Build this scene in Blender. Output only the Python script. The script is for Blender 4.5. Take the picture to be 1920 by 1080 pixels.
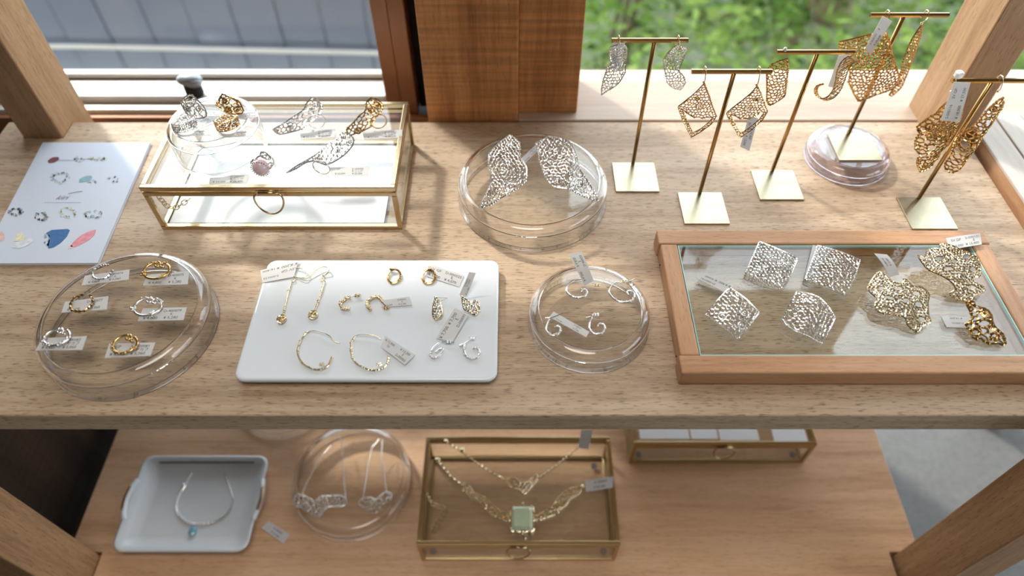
import bpy, math, random
import numpy as np
from mathutils import Vector, geometry as mgeo

scene = bpy.context.scene
for o in list(bpy.data.objects):
    bpy.data.objects.remove(o)
COL = scene.collection

# ------------------------------------------------------------------ camera
CAM_H, PITCH, FPX, PCX = 0.58, 51.0, 1285.0, 964.0      # metres above the upper shelf, degrees below level
cam = bpy.data.objects.new('camera', bpy.data.cameras.new('camera'))
COL.objects.link(cam)
cam.location = (0, 0, CAM_H)
cam.rotation_euler = (math.radians(90 - PITCH), 0, 0)
cam.data.sensor_width = 36
cam.data.lens = FPX / 1920 * 36
cam.data.shift_x = (960 - PCX) / 1920
cam.data.clip_start = 0.02
cam.data.dof.use_dof = True
cam.data.dof.focus_distance = 0.735
cam.data.dof.aperture_fstop = 2.2
scene.camera = cam

# ------------------------------------------------------------------ light
world = bpy.data.worlds.new('world')
scene.world = world
world.use_nodes = True
bg = world.node_tree.nodes['Background']
bg.inputs[0].default_value = (0.83, 0.92, 1.0, 1)
bg.inputs[1].default_value = 4.2

sun = bpy.data.objects.new('sun', bpy.data.lights.new('sun', 'SUN'))
COL.objects.link(sun)
sun.data.energy = 3.2
sun.data.angle = math.radians(5)
sun.data.color = (1.0, 0.93, 0.82)
sun.location = (-2, 2.5, 3)
sun.rotation_euler = Vector((0.56, -0.62, -0.80)).to_track_quat('-Z', 'Y').to_euler()

def portal(name, loc, direction, sx, sy):
    l = bpy.data.lights.new(name, 'AREA')
    l.shape = 'RECTANGLE'; l.size = sx; l.size_y = sy
    l.cycles.is_portal = True
    o = bpy.data.objects.new(name, l); COL.objects.link(o)
    o.location = loc
    o.rotation_euler = Vector(direction).to_track_quat('-Z', 'Y').to_euler()
portal('window_portal', (0.335, 0.96, 0.58), (0, -1, 0), 2.26, 1.32)
portal('window_portal', (1.75, -0.3, -.1), (-1, 0, 0), 1.3, 1.3)

portal('window_portal', (0.39, 0.96, -.39), (0, -1, 0), 2.02, .62)

fill_light = bpy.data.objects.new('ceiling_lamp', bpy.data.lights.new('ceiling_lamp', 'AREA'))  # unseen overhead fill, added to brighten the front of the shelves
COL.objects.link(fill_light)
fill_light.data.shape = 'DISK'; fill_light.data.size = 0.8
fill_light.data.energy = 11
fill_light.data.color = (1.0, 0.93, 0.84)
fill_light.location = (-0.10, 0.06, 1.52)

vs = scene.view_settings
vs.view_transform = 'Standard'; vs.look = 'None'
vs.exposure = 0.24; vs.gamma = 1.0; vs.use_curve_mapping = False
scene.cycles.use_denoising = True
scene.cycles.transparent_max_bounces = 32
scene.cycles.max_bounces = 14
scene.cycles.glossy_bounces = 6
scene.cycles.transmission_bounces = 12
scene.cycles.sample_clamp_indirect = 6.0
scene.cycles.caustics_reflective = True
scene.cycles.blur_glossy = 0.6

# ------------------------------------------------------------------ pixel of the photograph -> point on a real plane
TH = math.radians(PITCH); CT, ST = math.cos(TH), math.sin(TH)
def ray(u, v):
    a = (u - PCX) / FPX; b = (540 - v) / FPX
    return Vector((a, CT + b * ST, -ST + b * CT))
EYE = Vector((0, 0, CAM_H))
def P(u, v, z=0.0):
    d = ray(u, v); return EYE + d * ((z - CAM_H) / d.z)
def PY(u, v, Y):
    d = ray(u, v); return EYE + d * (Y / d.y)

class Plane:
    """a real plane: through p0, tilted up from level by `tilt` degrees and turned by `yaw` degrees"""
    def __init__(s, p0, tilt=0, yaw=0, roll=0):
        t, w = math.radians(tilt), math.radians(yaw)
        s.p0 = Vector(p0)
        s.e1 = Vector((math.cos(w), math.sin(w), 0))
        s.e2 = Vector((-math.sin(w) * math.cos(t), math.cos(w) * math.cos(t), math.sin(t)))
        if roll:
            r = math.radians(roll)
            n = s.e1.cross(s.e2)
            a = s.e1 * math.cos(r) + n * math.sin(r)
            s.e1 = a
        s.n = s.e1.cross(s.e2).normalized()
    def hit(s, u, v):
        d = ray(u, v); t = (s.p0 - EYE).dot(s.n) / d.dot(s.n)
        q = EYE + d * t - s.p0
        return (q.dot(s.e1), q.dot(s.e2))
    def pt(s, a, b, h=0):
        return s.p0 + s.e1 * a + s.e2 * b + s.n * h

# ------------------------------------------------------------------ materials
MATS = {}
def new_mat(name):
    m = bpy.data.materials.new(name); m.use_nodes = True
    nt = m.node_tree; b = nt.nodes['Principled BSDF']
    MATS[name] = m
    return m, nt, b
def plain(name, col, rough=0.5, metal=0.0, spec=None, bump=0, bscale=300, coat=0, vary=0.0):
    m, nt, b = new_mat(name)
    b.inputs['Base Color'].default_value = (*col, 1)
    b.inputs['Roughness'].default_value = rough
    b.inputs['Metallic'].default_value = metal
    if spec is not None: b.inputs['Specular IOR Level'].default_value = spec
    if coat: b.inputs['Coat Weight'].default_value = coat; b.inputs['Coat Roughness'].default_value = .05
    tc = nt.nodes.new('ShaderNodeTexCoord'); ns = nt.nodes.new('ShaderNodeTexNoise')
    nt.links.new(tc.outputs['Object'], ns.inputs['Vector'])
    ns.inputs['Scale'].default_value = bscale
    if vary:
        mx = nt.nodes.new('ShaderNodeMix'); mx.data_type = 'RGBA'
        mx.inputs[6].default_value = (*[c * (1 - vary) for c in col], 1)
        mx.inputs[7].default_value = (*[min(1, c * (1 + vary)) for c in col], 1)
        nt.links.new(ns.outputs['Fac'], mx.inputs[0]); nt.links.new(mx.outputs[2], b.inputs['Base Color'])
    if bump:
        bp = nt.nodes.new('ShaderNodeBump'); bp.inputs['Strength'].default_value = bump; bp.inputs['Distance'].default_value = .001
        nt.links.new(ns.outputs['Fac'], bp.inputs['Height']); nt.links.new(bp.outputs['Normal'], b.inputs['Normal'])
    return m
def ramp(nt, stops):
    r = nt.nodes.new('ShaderNodeValToRGB')
    while len(r.color_ramp.elements) < len(stops): r.color_ramp.elements.new(0.5)
    for e, (p, c) in zip(r.color_ramp.elements, stops):
        e.position = p; e.color = (*c, 1)
    return r
def wood(name, dark, mid, light, axis=0, pores=0.6, scale=1.0, rough=0.55, band=1.0, pore_len=26.0, saw=0.0):
    m, nt, b = new_mat(name); L = nt.links.new; N = nt.nodes.new
    tc = N('ShaderNodeTexCoord')
    def mp(along, across):
        q = N('ShaderNodeMapping'); sc = [across * scale] * 3; sc[axis] = along * scale
        q.inputs['Scale'].default_value = sc; L(tc.outputs['Object'], q.inputs['Vector']); return q
    big = N('ShaderNodeTexNoise'); big.inputs['Scale'].default_value = 1; big.inputs['Detail'].default_value = 6; big.inputs['Distortion'].default_value = 0.6
    L(mp(2.2, 22 * band).outputs[0], big.inputs['Vector'])
    fine = N('ShaderNodeTexNoise'); fine.inputs['Scale'].default_value = 1; fine.inputs['Detail'].default_value = 8; fine.inputs['Roughness'].default_value = .7
    L(mp(12, 190).outputs[0], fine.inputs['Vector'])
    mixf = N('ShaderNodeMath'); mixf.operation = 'MULTIPLY_ADD'; mixf.inputs[1].default_value = 0.45
    L(fine.outputs['Fac'], mixf.inputs[0])
    s2 = N('ShaderNodeMath'); s2.operation = 'MULTIPLY'; s2.inputs[1].default_value = .55; L(big.outputs['Fac'], s2.inputs[0]); L(s2.outputs[0], mixf.inputs[2])
    r = ramp(nt, [(0.33, dark), (0.5, mid), (0.66, light)]); L(mixf.outputs[0], r.inputs[0])
    pn = N('ShaderNodeTexNoise'); pn.inputs['Scale'].default_value = 1; pn.inputs['Detail'].default_value = 2.5
    L(mp(pore_len * 3.2, 760).outputs[0], pn.inputs['Vector'])
    pr = ramp(nt, [(0.33, (0, 0, 0)), (0.43, (1, 1, 1))]); L(pn.outputs['Fac'], pr.inputs[0])
    mx = N('ShaderNodeMix'); mx.data_type = 'RGBA'
    inv = N('ShaderNodeMath'); inv.operation = 'MULTIPLY_ADD'; inv.inputs[1].default_value = -pores; inv.inputs[2].default_value = pores
    L(pr.outputs[0], inv.inputs[0]); L(inv.outputs[0], mx.inputs[0]); L(r.outputs[0], mx.inputs[6])
    mx.inputs[7].default_value = (*[c * .42 for c in dark], 1)
    out = mx.outputs[2]
    if saw:
        sn = N('ShaderNodeTexNoise'); sn.inputs['Scale'].default_value = 1; sn.inputs['Detail'].default_value = 3
        q = N('ShaderNodeMapping'); sc = [6.0] * 3; sc[axis] = 210; q.inputs['Scale'].default_value = sc
        L(tc.outputs['Object'], q.inputs['Vector']); L(q.outputs[0], sn.inputs['Vector'])
        sr = ramp(nt, [(0.35, (1 - saw,) * 3), (0.65, (1, 1, 1))]); L(sn.outputs['Fac'], sr.inputs[0])
        m2 = N('ShaderNodeMix'); m2.data_type = 'RGBA'; m2.blend_type = 'MULTIPLY'; m2.inputs[0].default_value = 1
        L(out, m2.inputs[6]); L(sr.outputs[0], m2.inputs[7]); out = m2.outputs[2]
    L(out, b.inputs['Base Color'])
    b.inputs['Roughness'].default_value = rough
    b.inputs['Specular IOR Level'].default_value = 0.35
    bp = N('ShaderNodeBump'); bp.inputs['Strength'].default_value = .25; bp.inputs['Distance'].default_value = .0006
    L(pr.outputs[0], bp.inputs['Height']); L(bp.outputs[0], b.inputs['Normal'])
    return m
def thin_glass(name, tint=(0.972, 0.985, 0.98), refl=1.0, rough=0.0, base=0.045, film=None):
    """clear glass sheet: what is not mirrored by the Fresnel law goes straight through"""
    m = bpy.data.materials.new(name); m.use_nodes = True; MATS[name] = m
    nt = m.node_tree; nt.nodes.clear(); L = nt.links.new; N = nt.nodes.new
    out = N('ShaderNodeOutputMaterial'); mix = N('ShaderNodeMixShader')
    tr = N('ShaderNodeBsdfTransparent'); tr.inputs[0].default_value = (*tint, 1)
    gl = N('ShaderNodeBsdfGlossy'); gl.inputs['Roughness'].default_value = rough
    lw = N('ShaderNodeLayerWeight'); lw.inputs['Blend'].default_value = 0.5
    pw = N('ShaderNodeMath'); pw.operation = 'POWER'; pw.inputs[1].default_value = 5
    ma = N('ShaderNodeMath'); ma.operation = 'MULTIPLY_ADD'; ma.inputs[1].default_value = (1 - base) * refl; ma.inputs[2].default_value = base * refl
    L(lw.outputs['Facing'], pw.inputs[0]); L(pw.outputs[0], ma.inputs[0]); L(ma.outputs[0], mix.inputs[0])
    L(tr.outputs[0], mix.inputs[1]); L(gl.outputs[0], mix.inputs[2]); L(mix.outputs[0], out.inputs[0])
    if film:
        gl.inputs[0].default_value = (*film, 1)
    return m
def solid_glass(name, col=(1, 1, 1), rough=0.0, ior=1.47):
    m, nt, b = new_mat(name)
    b.inputs['Base Color'].default_value = (*col, 1); b.inputs['Roughness'].default_value = rough
    b.inputs['Transmission Weight'].default_value = 1; b.inputs['IOR'].default_value = ior
    return m

wood('shelf_wood', (0.30, 0.198, 0.122), (0.48, 0.348, 0.236), (0.60, 0.465, 0.34), axis=0, pores=.8)
wood('post_wood', (0.25, 0.13, 0.06), (0.40, 0.235, 0.12), (0.50, 0.32, 0.18), axis=2, pores=.45)
wood('lower_wood', (0.47, 0.27, 0.148), (0.65, 0.40, 0.24), (0.73, 0.485, 0.315), axis=0, pores=.3)
wood('column_wood', (0.36, 0.14, 0.050), (0.60, 0.255, 0.090), (0.70, 0.35, 0.145), axis=2, pores=.25, saw=.28, rough=.6)
wood('sill_wood', (0.40, 0.29, 0.21), (0.50, 0.385, 0.295), (0.56, 0.45, 0.36), axis=0, pores=.12, rough=.4)
wood('ledge_wood', (0.46, 0.38, 0.32), (0.56, 0.485, 0.42), (0.62, 0.55, 0.49), axis=1, pores=.1, rough=.45)
wood('tray_wood', (0.36, 0.18, 0.085), (0.50, 0.275, 0.145), (0.58, 0.35, 0.20), axis=0, pores=.25, rough=.45)
wood('tray_wood_deep', (0.36, 0.18, 0.085), (0.50, 0.275, 0.145), (0.58, 0.35, 0.20), axis=1, pores=.25, rough=.45)
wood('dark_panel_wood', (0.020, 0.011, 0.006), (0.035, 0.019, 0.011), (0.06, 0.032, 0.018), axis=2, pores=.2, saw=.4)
plain('gold', (0.74, 0.50, 0.22), .2, 1.0)
plain('pale_gold', (0.88, 0.74, 0.50), .2, 1.0)
plain('silver', (0.93, 0.92, 0.90), .25, 1.0)
plain('brass', (0.50, 0.31, 0.12), .26, 1.0, bump=.08, bscale=160)
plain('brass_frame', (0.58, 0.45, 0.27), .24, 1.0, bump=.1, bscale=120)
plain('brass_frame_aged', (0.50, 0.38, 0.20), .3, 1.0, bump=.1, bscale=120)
plain('brass_plate', (0.40, 0.355, 0.245), .28, 1.0, bscale=45, vary=.22)
plain('porcelain', (0.70, 0.745, 0.79), .12, 0, spec=.5, coat=.4)
plain('paper_white', (0.84, 0.85, 0.87), .5, vary=.02, bscale=60)
plain('tag_paper', (0.80, 0.795, 0.79), .42, vary=.03, bscale=90)
_m = MATS['tag_paper']; _nt = _m.node_tree     # thin card: lets some light through
_mix = _nt.nodes.new('ShaderNodeMixShader'); _mix.inputs[0].default_value = .34
_tr = _nt.nodes.new('ShaderNodeBsdfTranslucent'); _tr.inputs[0].default_value = (.74, .74, .74, 1)
_nt.links.new(_nt.nodes['Principled BSDF'].outputs[0], _mix.inputs[1]); _nt.links.new(_tr.outputs[0], _mix.inputs[2])
_nt.links.new(_mix.outputs[0], _nt.nodes['Material Output'].inputs[0])
plain('booklet_paper', (0.60, 0.64, 0.72), .5, spec=.3, vary=.015, bscale=30)
plain('ink', (0.05, 0.05, 0.055), .5)
plain('ink_soft', (0.22, 0.23, 0.26), .5)
plain('concrete', (0.16, 0.16, 0.157), .85, bump=1.0, bscale=110, vary=.3)
plain('plaster', (0.26, 0.235, 0.205), .85, bump=.3, bscale=60, vary=.05)
plain('ceiling_paint', (0.30, 0.27, 0.24), .9, vary=.03, bscale=20)
plain('aluminium', (0.68, 0.64, 0.61), .35, .25, vary=.03, bscale=15)
plain('aluminium_bright', (0.78, 0.75, 0.69), .3, .3, vary=.03, bscale=15)
plain('bronze_frame', (0.34, 0.15, 0.07), .32, .25, vary=.1, bscale=18)
plain('black_gap', (0.012, 0.010, 0.010), .8, vary=.1, bscale=40)
plain('latch_grey', (0.30, 0.32, 0.34), .3, .5, vary=.05, bscale=30)
plain('siding_blue', (0.18, 0.205, 0.262), .38, 0, vary=.16, bscale=5)
plain('soil', (0.10, 0.13, 0.06), .9, vary=.3, bscale=8)
plain('bark', (0.22, 0.15, 0.10), .9, bump=.6, bscale=30, vary=.3)
plain('pink_stone', (0.74, 0.56, 0.60), .12, spec=.6, vary=.1, bscale=200)
plain('jade', (0.52, 0.60, 0.42), .12, spec=.6, vary=.1, bscale=150)
plain('blue_stone', (0.22, 0.45, 0.58), .1, spec=.6, vary=.2, bscale=300)
plain('dark_gilt', (0.16, 0.12, 0.07), .4, .3, vary=.3, bscale=200)
plain('magnet_grey', (0.16, 0.17, 0.20), .35, .6, vary=.05, bscale=60)
plain('clear_bead', (0.80, 0.82, 0.84), .1, spec=.7)
thin_glass('dish_glass', tint=(0.985, 0.992, 0.988), refl=1.0)
thin_glass('dish_glass_pearl', tint=(0.92, 0.90, 0.94), base=.12)
thin_glass('pane_glass', tint=(0.985, 0.992, 0.988), base=.055)
thin_glass('window_glass', tint=(0.97, 0.98, 0.985), base=.03)
thin_glass('tray_glass', tint=(0.965, 0.985, 0.975), base=.055)
solid_glass('rim_glass')
solid_glass('pearl_glass', (0.95, 0.90, 0.95))
plain('glass_edge_green', (0.35, 0.62, 0.58), .15, spec=.6)
for i, c in enumerate([(0.10, 0.24, 0.035), (0.17, 0.34, 0.05), (0.27, 0.44, 0.08), (0.07, 0.16, 0.03)]):
    plain('leaf_%d' % i, c, .5, vary=.3, bscale=6)
    MATS['leaf_%d' % i].node_tree.nodes['Principled BSDF'].inputs['Transmission Weight'].default_value = 0.0

# ------------------------------------------------------------------ mesh builder
class MB:
    def __init__(s): s.v = []; s.f = []; s.mi = []
    def add(s, vs, fs, mi=0):
        o = len(s.v); s.v += [tuple(q) for q in vs]
        s.f += [tuple(i + o for i in f) for f in fs]; s.mi += [mi] * len(fs)
    def box(s, a, b, mi=0):
        (x0, y0, z0), (x1, y1, z1) = a, b
        s.add([(x0, y0, z0), (x1, y0, z0), (x1, y1, z0), (x0, y1, z0), (x0, y0, z1), (x1, y0, z1), (x1, y1, z1), (x0, y1, z1)],
              [(0, 3, 2, 1), (4, 5, 6, 7), (0, 1, 5, 4), (1, 2, 6, 5), (2, 3, 7, 6), (3, 0, 4, 7)], mi)
    def prism(s, poly, z0, z1, mi=0):
        n = len(poly)
        s.add([(x, y, z0) for x, y in poly] + [(x, y, z1) for x, y in poly],
              [tuple(range(n - 1, -1, -1)), tuple(range(n, 2 * n))] + [(i, (i + 1) % n, n + (i + 1) % n, n + i) for i in range(n)], mi)
    def slab(s, quad, n, t, mi=0):
        """a sheet with corners quad, thickness t along -n"""
        q = [Vector(p) for p in quad]; k = len(q)
        s.add(q + [p - Vector(n) * t for p in q], [tuple(range(k)), tuple(range(2 * k - 1, k - 1, -1))] + [(i, k + i, k + (i + 1) % k, (i + 1) % k) for i in range(k)], mi)
    def tube(s, path, r, sides=6, closed=False, mi=0, caps=True):
        pts = [Vector(p) for p in path]; n = len(pts)
        if n < 2: return
        o = len(s.v); prev = None
        for i, p in enumerate(pts):
            a = pts[(i - 1) % n] if (closed or i > 0) else p
            c = pts[(i + 1) % n] if (closed or i < n - 1) else p
            t = (c - a)
            t = t.normalized() if t.length > 1e-9 else Vector((0, 0, 1))
            if prev is None:
                u = t.cross(Vector((0.13, 0.21, 0.97)))
                if u.length < 1e-4: u = t.cross(Vector((1, 0, 0)))
            else:
                u = prev - t * prev.dot(t)
                if u.length < 1e-6: u = t.cross(Vector((0, 0, 1)))
            u.normalize(); prev = u; w = t.cross(u)
            rr = r[i] if isinstance(r, (list, tuple)) else r
            for k in range(sides):
                an = 2 * math.pi * k / sides
                s.v.append(tuple(p + (u * math.cos(an) + w * math.sin(an)) * rr))
        m = n if closed else n - 1
        for i in range(m):
            j = (i + 1) % n
            for k in range(sides):
                k2 = (k + 1) % sides
                s.f.append((o + i * sides + k, o + i * sides + k2, o + j * sides + k2, o + j * sides + k)); s.mi.append(mi)
        if caps and not closed:
            s.f.append(tuple(o + k for k in range(sides - 1, -1, -1))); s.f.append(tuple(o + (n - 1) * sides + k for k in range(sides))); s.mi += [mi, mi]
    def bead(s, p, r, mi=0, fine=False):
        p = Vector(p)
        if not fine:
            d = [(1, 0, 0), (-1, 0, 0), (0, 1, 0), (0, -1, 0), (0, 0, 1), (0, 0, -1)]
            s.add([p + Vector(q) * r for q in d], [(0, 2, 4), (2, 1, 4), (1, 3, 4), (3, 0, 4), (2, 0, 5), (1, 2, 5), (3, 1, 5), (0, 3, 5)], mi)
        else:
            s.ball(p, (r, r, r), 8, 5, mi)
    def ball(s, p, rad, seg=12, rings=7, mi=0, rot=None):
        p = Vector(p); vs = []; fs = []
        for i in range(rings + 1):
            th = math.pi * i / rings
            for k in range(seg):
                ph = 2 * math.pi * k / seg
                q = Vector((rad[0] * math.sin(th) * math.cos(ph), rad[1] * math.sin(th) * math.sin(ph), rad[2] * math.cos(th)))
                if rot is not None: q = rot @ q
                vs.append(p + q)
        for i in range(rings):
            for k in range(seg):
                fs.append((i * seg + k, (i + 1) * seg + k, (i + 1) * seg + (k + 1) % seg, i * seg + (k + 1) % seg))
        s.add(vs, fs, mi)
    def lathe(s, c, prof, seg=64, mi=0, closed=True):
        c = Vector(c); o = len(s.v); n = len(prof)
        for (r, z) in prof:
            for k in range(seg):
                a = 2 * math.pi * k / seg
                s.v.append((c.x + r * math.cos(a), c.y + r * math.sin(a), c.z + z))
        for i in range(n if closed else n - 1):
            j = (i + 1) % n
            for k in range(seg):
                k2 = (k + 1) % seg
                s.f.append((o + i * seg + k, o + i * seg + k2, o + j * seg + k2, o + j * seg + k)); s.mi.append(mi)
    def build(s, name, mats, parent=None, smooth=False, origin=None, bevel=0, label=None):
        if parent is not None: off = Vector(parent.get('_loc', (0, 0, 0)))
        else: off = Vector(origin) if origin is not None else Vector((0, 0, 0))
        me = bpy.data.meshes.new(name)
        me.from_pydata([(x - off.x, y - off.y, z - off.z) for x, y, z in s.v], [], s.f)
        if isinstance(mats, str): mats = [mats]
        for m in mats: me.materials.append(MATS[m])
        if len(mats) > 1: me.polygons.foreach_set('material_index', s.mi)
        if smooth: me.polygons.foreach_set('use_smooth', [True] * len(me.polygons))
        me.update()
        o = bpy.data.objects.new(name, me); COL.objects.link(o)
        if parent is not None: o.parent = parent
        else: o.location = off; 
        o['_loc'] = tuple(off)
        if label: o['label'] = label
        if bevel:
            b = o.modifiers.new('bevel', 'BEVEL'); b.width = bevel; b.segments = 2; b.limit_method = 'ANGLE'
        return o
ROOTS = []
def tag_props(o, label, cat, group=None, kind=None):
    o['label'] = label; o['category'] = cat
    if group: o['group'] = group
    if kind: o['kind'] = kind
    return o
def thing(name, loc, label, cat, group=None):
    o = bpy.data.objects.new(name, None); COL.objects.link(o)
    o.empty_display_size = .01
    o.location = loc; o['_loc'] = tuple(loc)
    return tag_props(o, label, cat, group)
def struct(o, label=None):
    o['kind'] = 'structure'
    if label: o['label'] = label
    return o
def subpart_parent(o):      # a part that carries sub-parts: same origin as its thing
    return o

def smooth_path(pts, n=6, closed=False):
    """Catmull-Rom through the points"""
    pts = [Vector(p) for p in pts]; out = []; m = len(pts)
    rng = range(m) if closed else range(m - 1)
    for i in rng:
        p0 = pts[(i - 1) % m] if (closed or i > 0) else pts[0]
        p1 = pts[i]; p2 = pts[(i + 1) % m]
        p3 = pts[(i + 2) % m] if (closed or i + 2 < m) else pts[-1]
        for k in range(n):
            t = k / n
            out.append(0.5 * ((2 * p1) + (p2 - p0) * t + (2 * p0 - 5 * p1 + 4 * p2 - p3) * t * t + (3 * p1 - p0 - 3 * p2 + p3) * t ** 3))
    if not closed: out.append(pts[-1])
    return out
def resample(pts, step):
    out = [Vector(pts[0])]; acc = 0
    for a, b in zip(pts[:-1], pts[1:]):
        a, b = Vector(a), Vector(b); d = (b - a).length
        if d < 1e-9: continue
        t = step - acc
        while t <= d:
            out.append(a + (b - a) * (t / d)); t += step
        acc = d - (t - step)
    return out

# ------------------------------------------------------------------ lettering
GLYPHS = {}
def glyphs(text, shear=0.0):
    key = (text, shear)
    if key in GLYPHS: return GLYPHS[key]
    cu = bpy.data.curves.new('t', 'FONT'); cu.body = text; cu.size = 1; cu.resolution_u = 2; cu.shear = shear
    ob = bpy.data.objects.new('t', cu)
    COL.objects.link(ob)
    dg = bpy.context.evaluated_depsgraph_get()
    me = bpy.data.meshes.new_from_object(ob.evaluated_get(dg))
    v = [(q.co.x, q.co.y) for q in me.vertices]; f = [tuple(p.vertices) for p in me.polygons]
    bpy.data.objects.remove(ob); bpy.data.curves.remove(cu); bpy.data.meshes.remove(me)
    w = max([x for x, y in v], default=0)
    GLYPHS[key] = (v, f, w)
    return GLYPHS[key]
def write(mb, text, place, x, y, h, align='l', shear=0.0, mi=0):
    """place(x, y) -> 3-D point; h = letter height"""
    v, f, w = glyphs(text, shear); s = h / 0.70
    dx = {'l': 0, 'c': -w * s / 2, 'r': -w * s}[align]
    mb.add([place(x + dx + a * s, y + b * s) for a, b in v], f, mi)
# ------------------------------------------------------------------ metal lace
def inside(p, poly):
    x, y = p; c = False; n = len(poly); j = n - 1
    for i in range(n):
        xi, yi = poly[i]; xj, yj = poly[j]
        if (yi > y) != (yj > y) and x < (xj - xi) * (y - yi) / (yj - yi) + xi: c = not c
        j = i
    return c
def seg_hit(a, b, poly):
    best = None
    for i in range(len(poly)):
        p, q = poly[i], poly[(i + 1) % len(poly)]
        d = (b[0] - a[0]) * (q[1] - p[1]) - (b[1] - a[1]) * (q[0] - p[0])
        if abs(d) < 1e-15: continue
        t = ((p[0] - a[0]) * (q[1] - p[1]) - (p[1] - a[1]) * (q[0] - p[0])) / d
        u = ((p[0] - a[0]) * (b[1] - a[1]) - (p[1] - a[1]) * (b[0] - a[0])) / d
        if 0 <= t <= 1 and 0 <= u <= 1 and (best is None or t < best): best = t
    if best is None: return None
    return (a[0] + (b[0] - a[0]) * best, a[1] + (b[1] - a[1]) * best)
def closed2d(pts, n=4):
    return [(p.x, p.y) for p in smooth_path([Vector((x, y, 0)) for x, y in pts], n, True)]
def lace(mb, outline, to3, cell, wire, seed=1, holes=(), swirls=(), beads=0.5, edge_beads=True, round_edge=False, double=False, jit=0.33, sides=4, edge=1.25):
    """outline, holes: 2-D polygons in metres; to3(a, b) -> 3-D point"""
    rnd = random.Random(seed)
    out = closed2d(outline) if round_edge else list(outline)
    holes = [list(h) for h in holes]
    xs = [p[0] for p in out]; ys = [p[1] for p in out]
    pad = 2.5 * cell
    pts = []
    y = min(ys) - pad; row = 0
    while y < max(ys) + pad:
        x = min(xs) - pad + (cell / 2 if row % 2 else 0)
        while x < max(xs) + pad:
            pts.append(Vector((x + rnd.uniform(-jit, jit) * cell, y + rnd.uniform(-jit, jit) * cell)))
            x += cell
        y += cell * .87; row += 1
    v, e, f = mgeo.delaunay_2d_cdt(pts, [], [], 0, 1e-7)[:3]
    cc = []; nb = {}
    for k, t in enumerate(f):
        a, b, c = v[t[0]], v[t[1]], v[t[2]]
        d = 2 * (a.x * (b.y - c.y) + b.x * (c.y - a.y) + c.x * (a.y - b.y))
        if abs(d) < 1e-14: cc.append((1e3, 1e3))
        else:
            ux = ((a.x ** 2 + a.y ** 2) * (b.y - c.y) + (b.x ** 2 + b.y ** 2) * (c.y - a.y) + (c.x ** 2 + c.y ** 2) * (a.y - b.y)) / d
            uy = ((a.x ** 2 + a.y ** 2) * (c.x - b.x) + (b.x ** 2 + b.y ** 2) * (a.x - c.x) + (c.x ** 2 + c.y ** 2) * (b.x - a.x)) / d
            g = ((a.x + b.x + c.x) / 3, (a.y + b.y + c.y) / 3)
            cc.append((ux * .6 + g[0] * .4, uy * .6 + g[1] * .4))
        for i in range(3):
            nb.setdefault(tuple(sorted((t[i], t[(i + 1) % 3]))), []).append(k)
    def ok(p):
        if not inside(p, out): return False
        return not any(inside(p, h) for h in holes) and not any((p[0] - s[0]) ** 2 + (p[1] - s[1]) ** 2 < (s[2] * .97) ** 2 for s in swirls)
    okc = [ok(c) for c in cc]
    for ts in nb.values():
        if len(ts) != 2: continue
        a, b = cc[ts[0]], cc[ts[1]]
        ka, kb = okc[ts[0]], okc[ts[1]]
        if not ka and not kb: continue
        if ka != kb:
            if not ka: a, b = b, a
            for poly in [out] + holes:
                h = seg_hit(a, b, poly)
                if h: b = h
        dx, dy = b[0] - a[0], b[1] - a[1]; k = rnd.uniform(-.16, .16)
        m = ((a[0] + b[0]) / 2 - dy * k, (a[1] + b[1]) / 2 + dx * k)
        mb.tube([to3(*a), to3(*m), to3(*b)], wire * rnd.uniform(.8, 1.15), sides, caps=False)
    for i, c in enumerate(cc):
        if okc[i] and rnd.random() < beads: mb.bead(to3(*c), wire * rnd.uniform(1.5, 2.1))
    for poly, k in [(out, edge)] + [(h, 1.05) for h in holes]:
        loop = resample([Vector((p[0], p[1], 0)) for p in poly + [poly[0]]], max(wire * 4.2, cell * .35))
        mb.tube([to3(p.x, p.y) for p in loop], wire * k, sides, closed=True)
        if edge_beads:
            for p in loop:
                if rnd.random() < .8: mb.bead(to3(p.x + rnd.uniform(-.4, .4) * wire, p.y + rnd.uniform(-.4, .4) * wire), wire * rnd.uniform(1.7, 2.3))
    for s in swirls:
        x, y, r = s[:3]; turns = s[3] if len(s) > 3 else 1.6; a0 = s[4] if len(s) > 4 else rnd.uniform(0, 6.28)
        ring = [(x + r * math.cos(q), y + r * math.sin(q)) for q in np.linspace(0, 2 * math.pi, 14, endpoint=False)]
        mb.tube([to3(*q) for q in ring], wire, sides, closed=True)
        n = int(12 * turns)
        sp = [(x + r * (.98 - .85 * k / n) * math.cos(a0 + 2 * math.pi * turns * k / n), y + r * (.98 - .85 * k / n) * math.sin(a0 + 2 * math.pi * turns * k / n)) for k in range(n + 1)]
        mb.tube([to3(*q) for q in sp], wire, sides)
        mb.bead(to3(*sp[-1]), wire * 2.2)
def ellipse(cx, cy, rx, ry, n=12, rot=0):
    c, s = math.cos(rot), math.sin(rot)
    return [(cx + rx * math.cos(a) * c - ry * math.sin(a) * s, cy + rx * math.cos(a) * s + ry * math.sin(a) * c) for a in np.linspace(0, 2 * math.pi, n, endpoint=False)]
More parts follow.
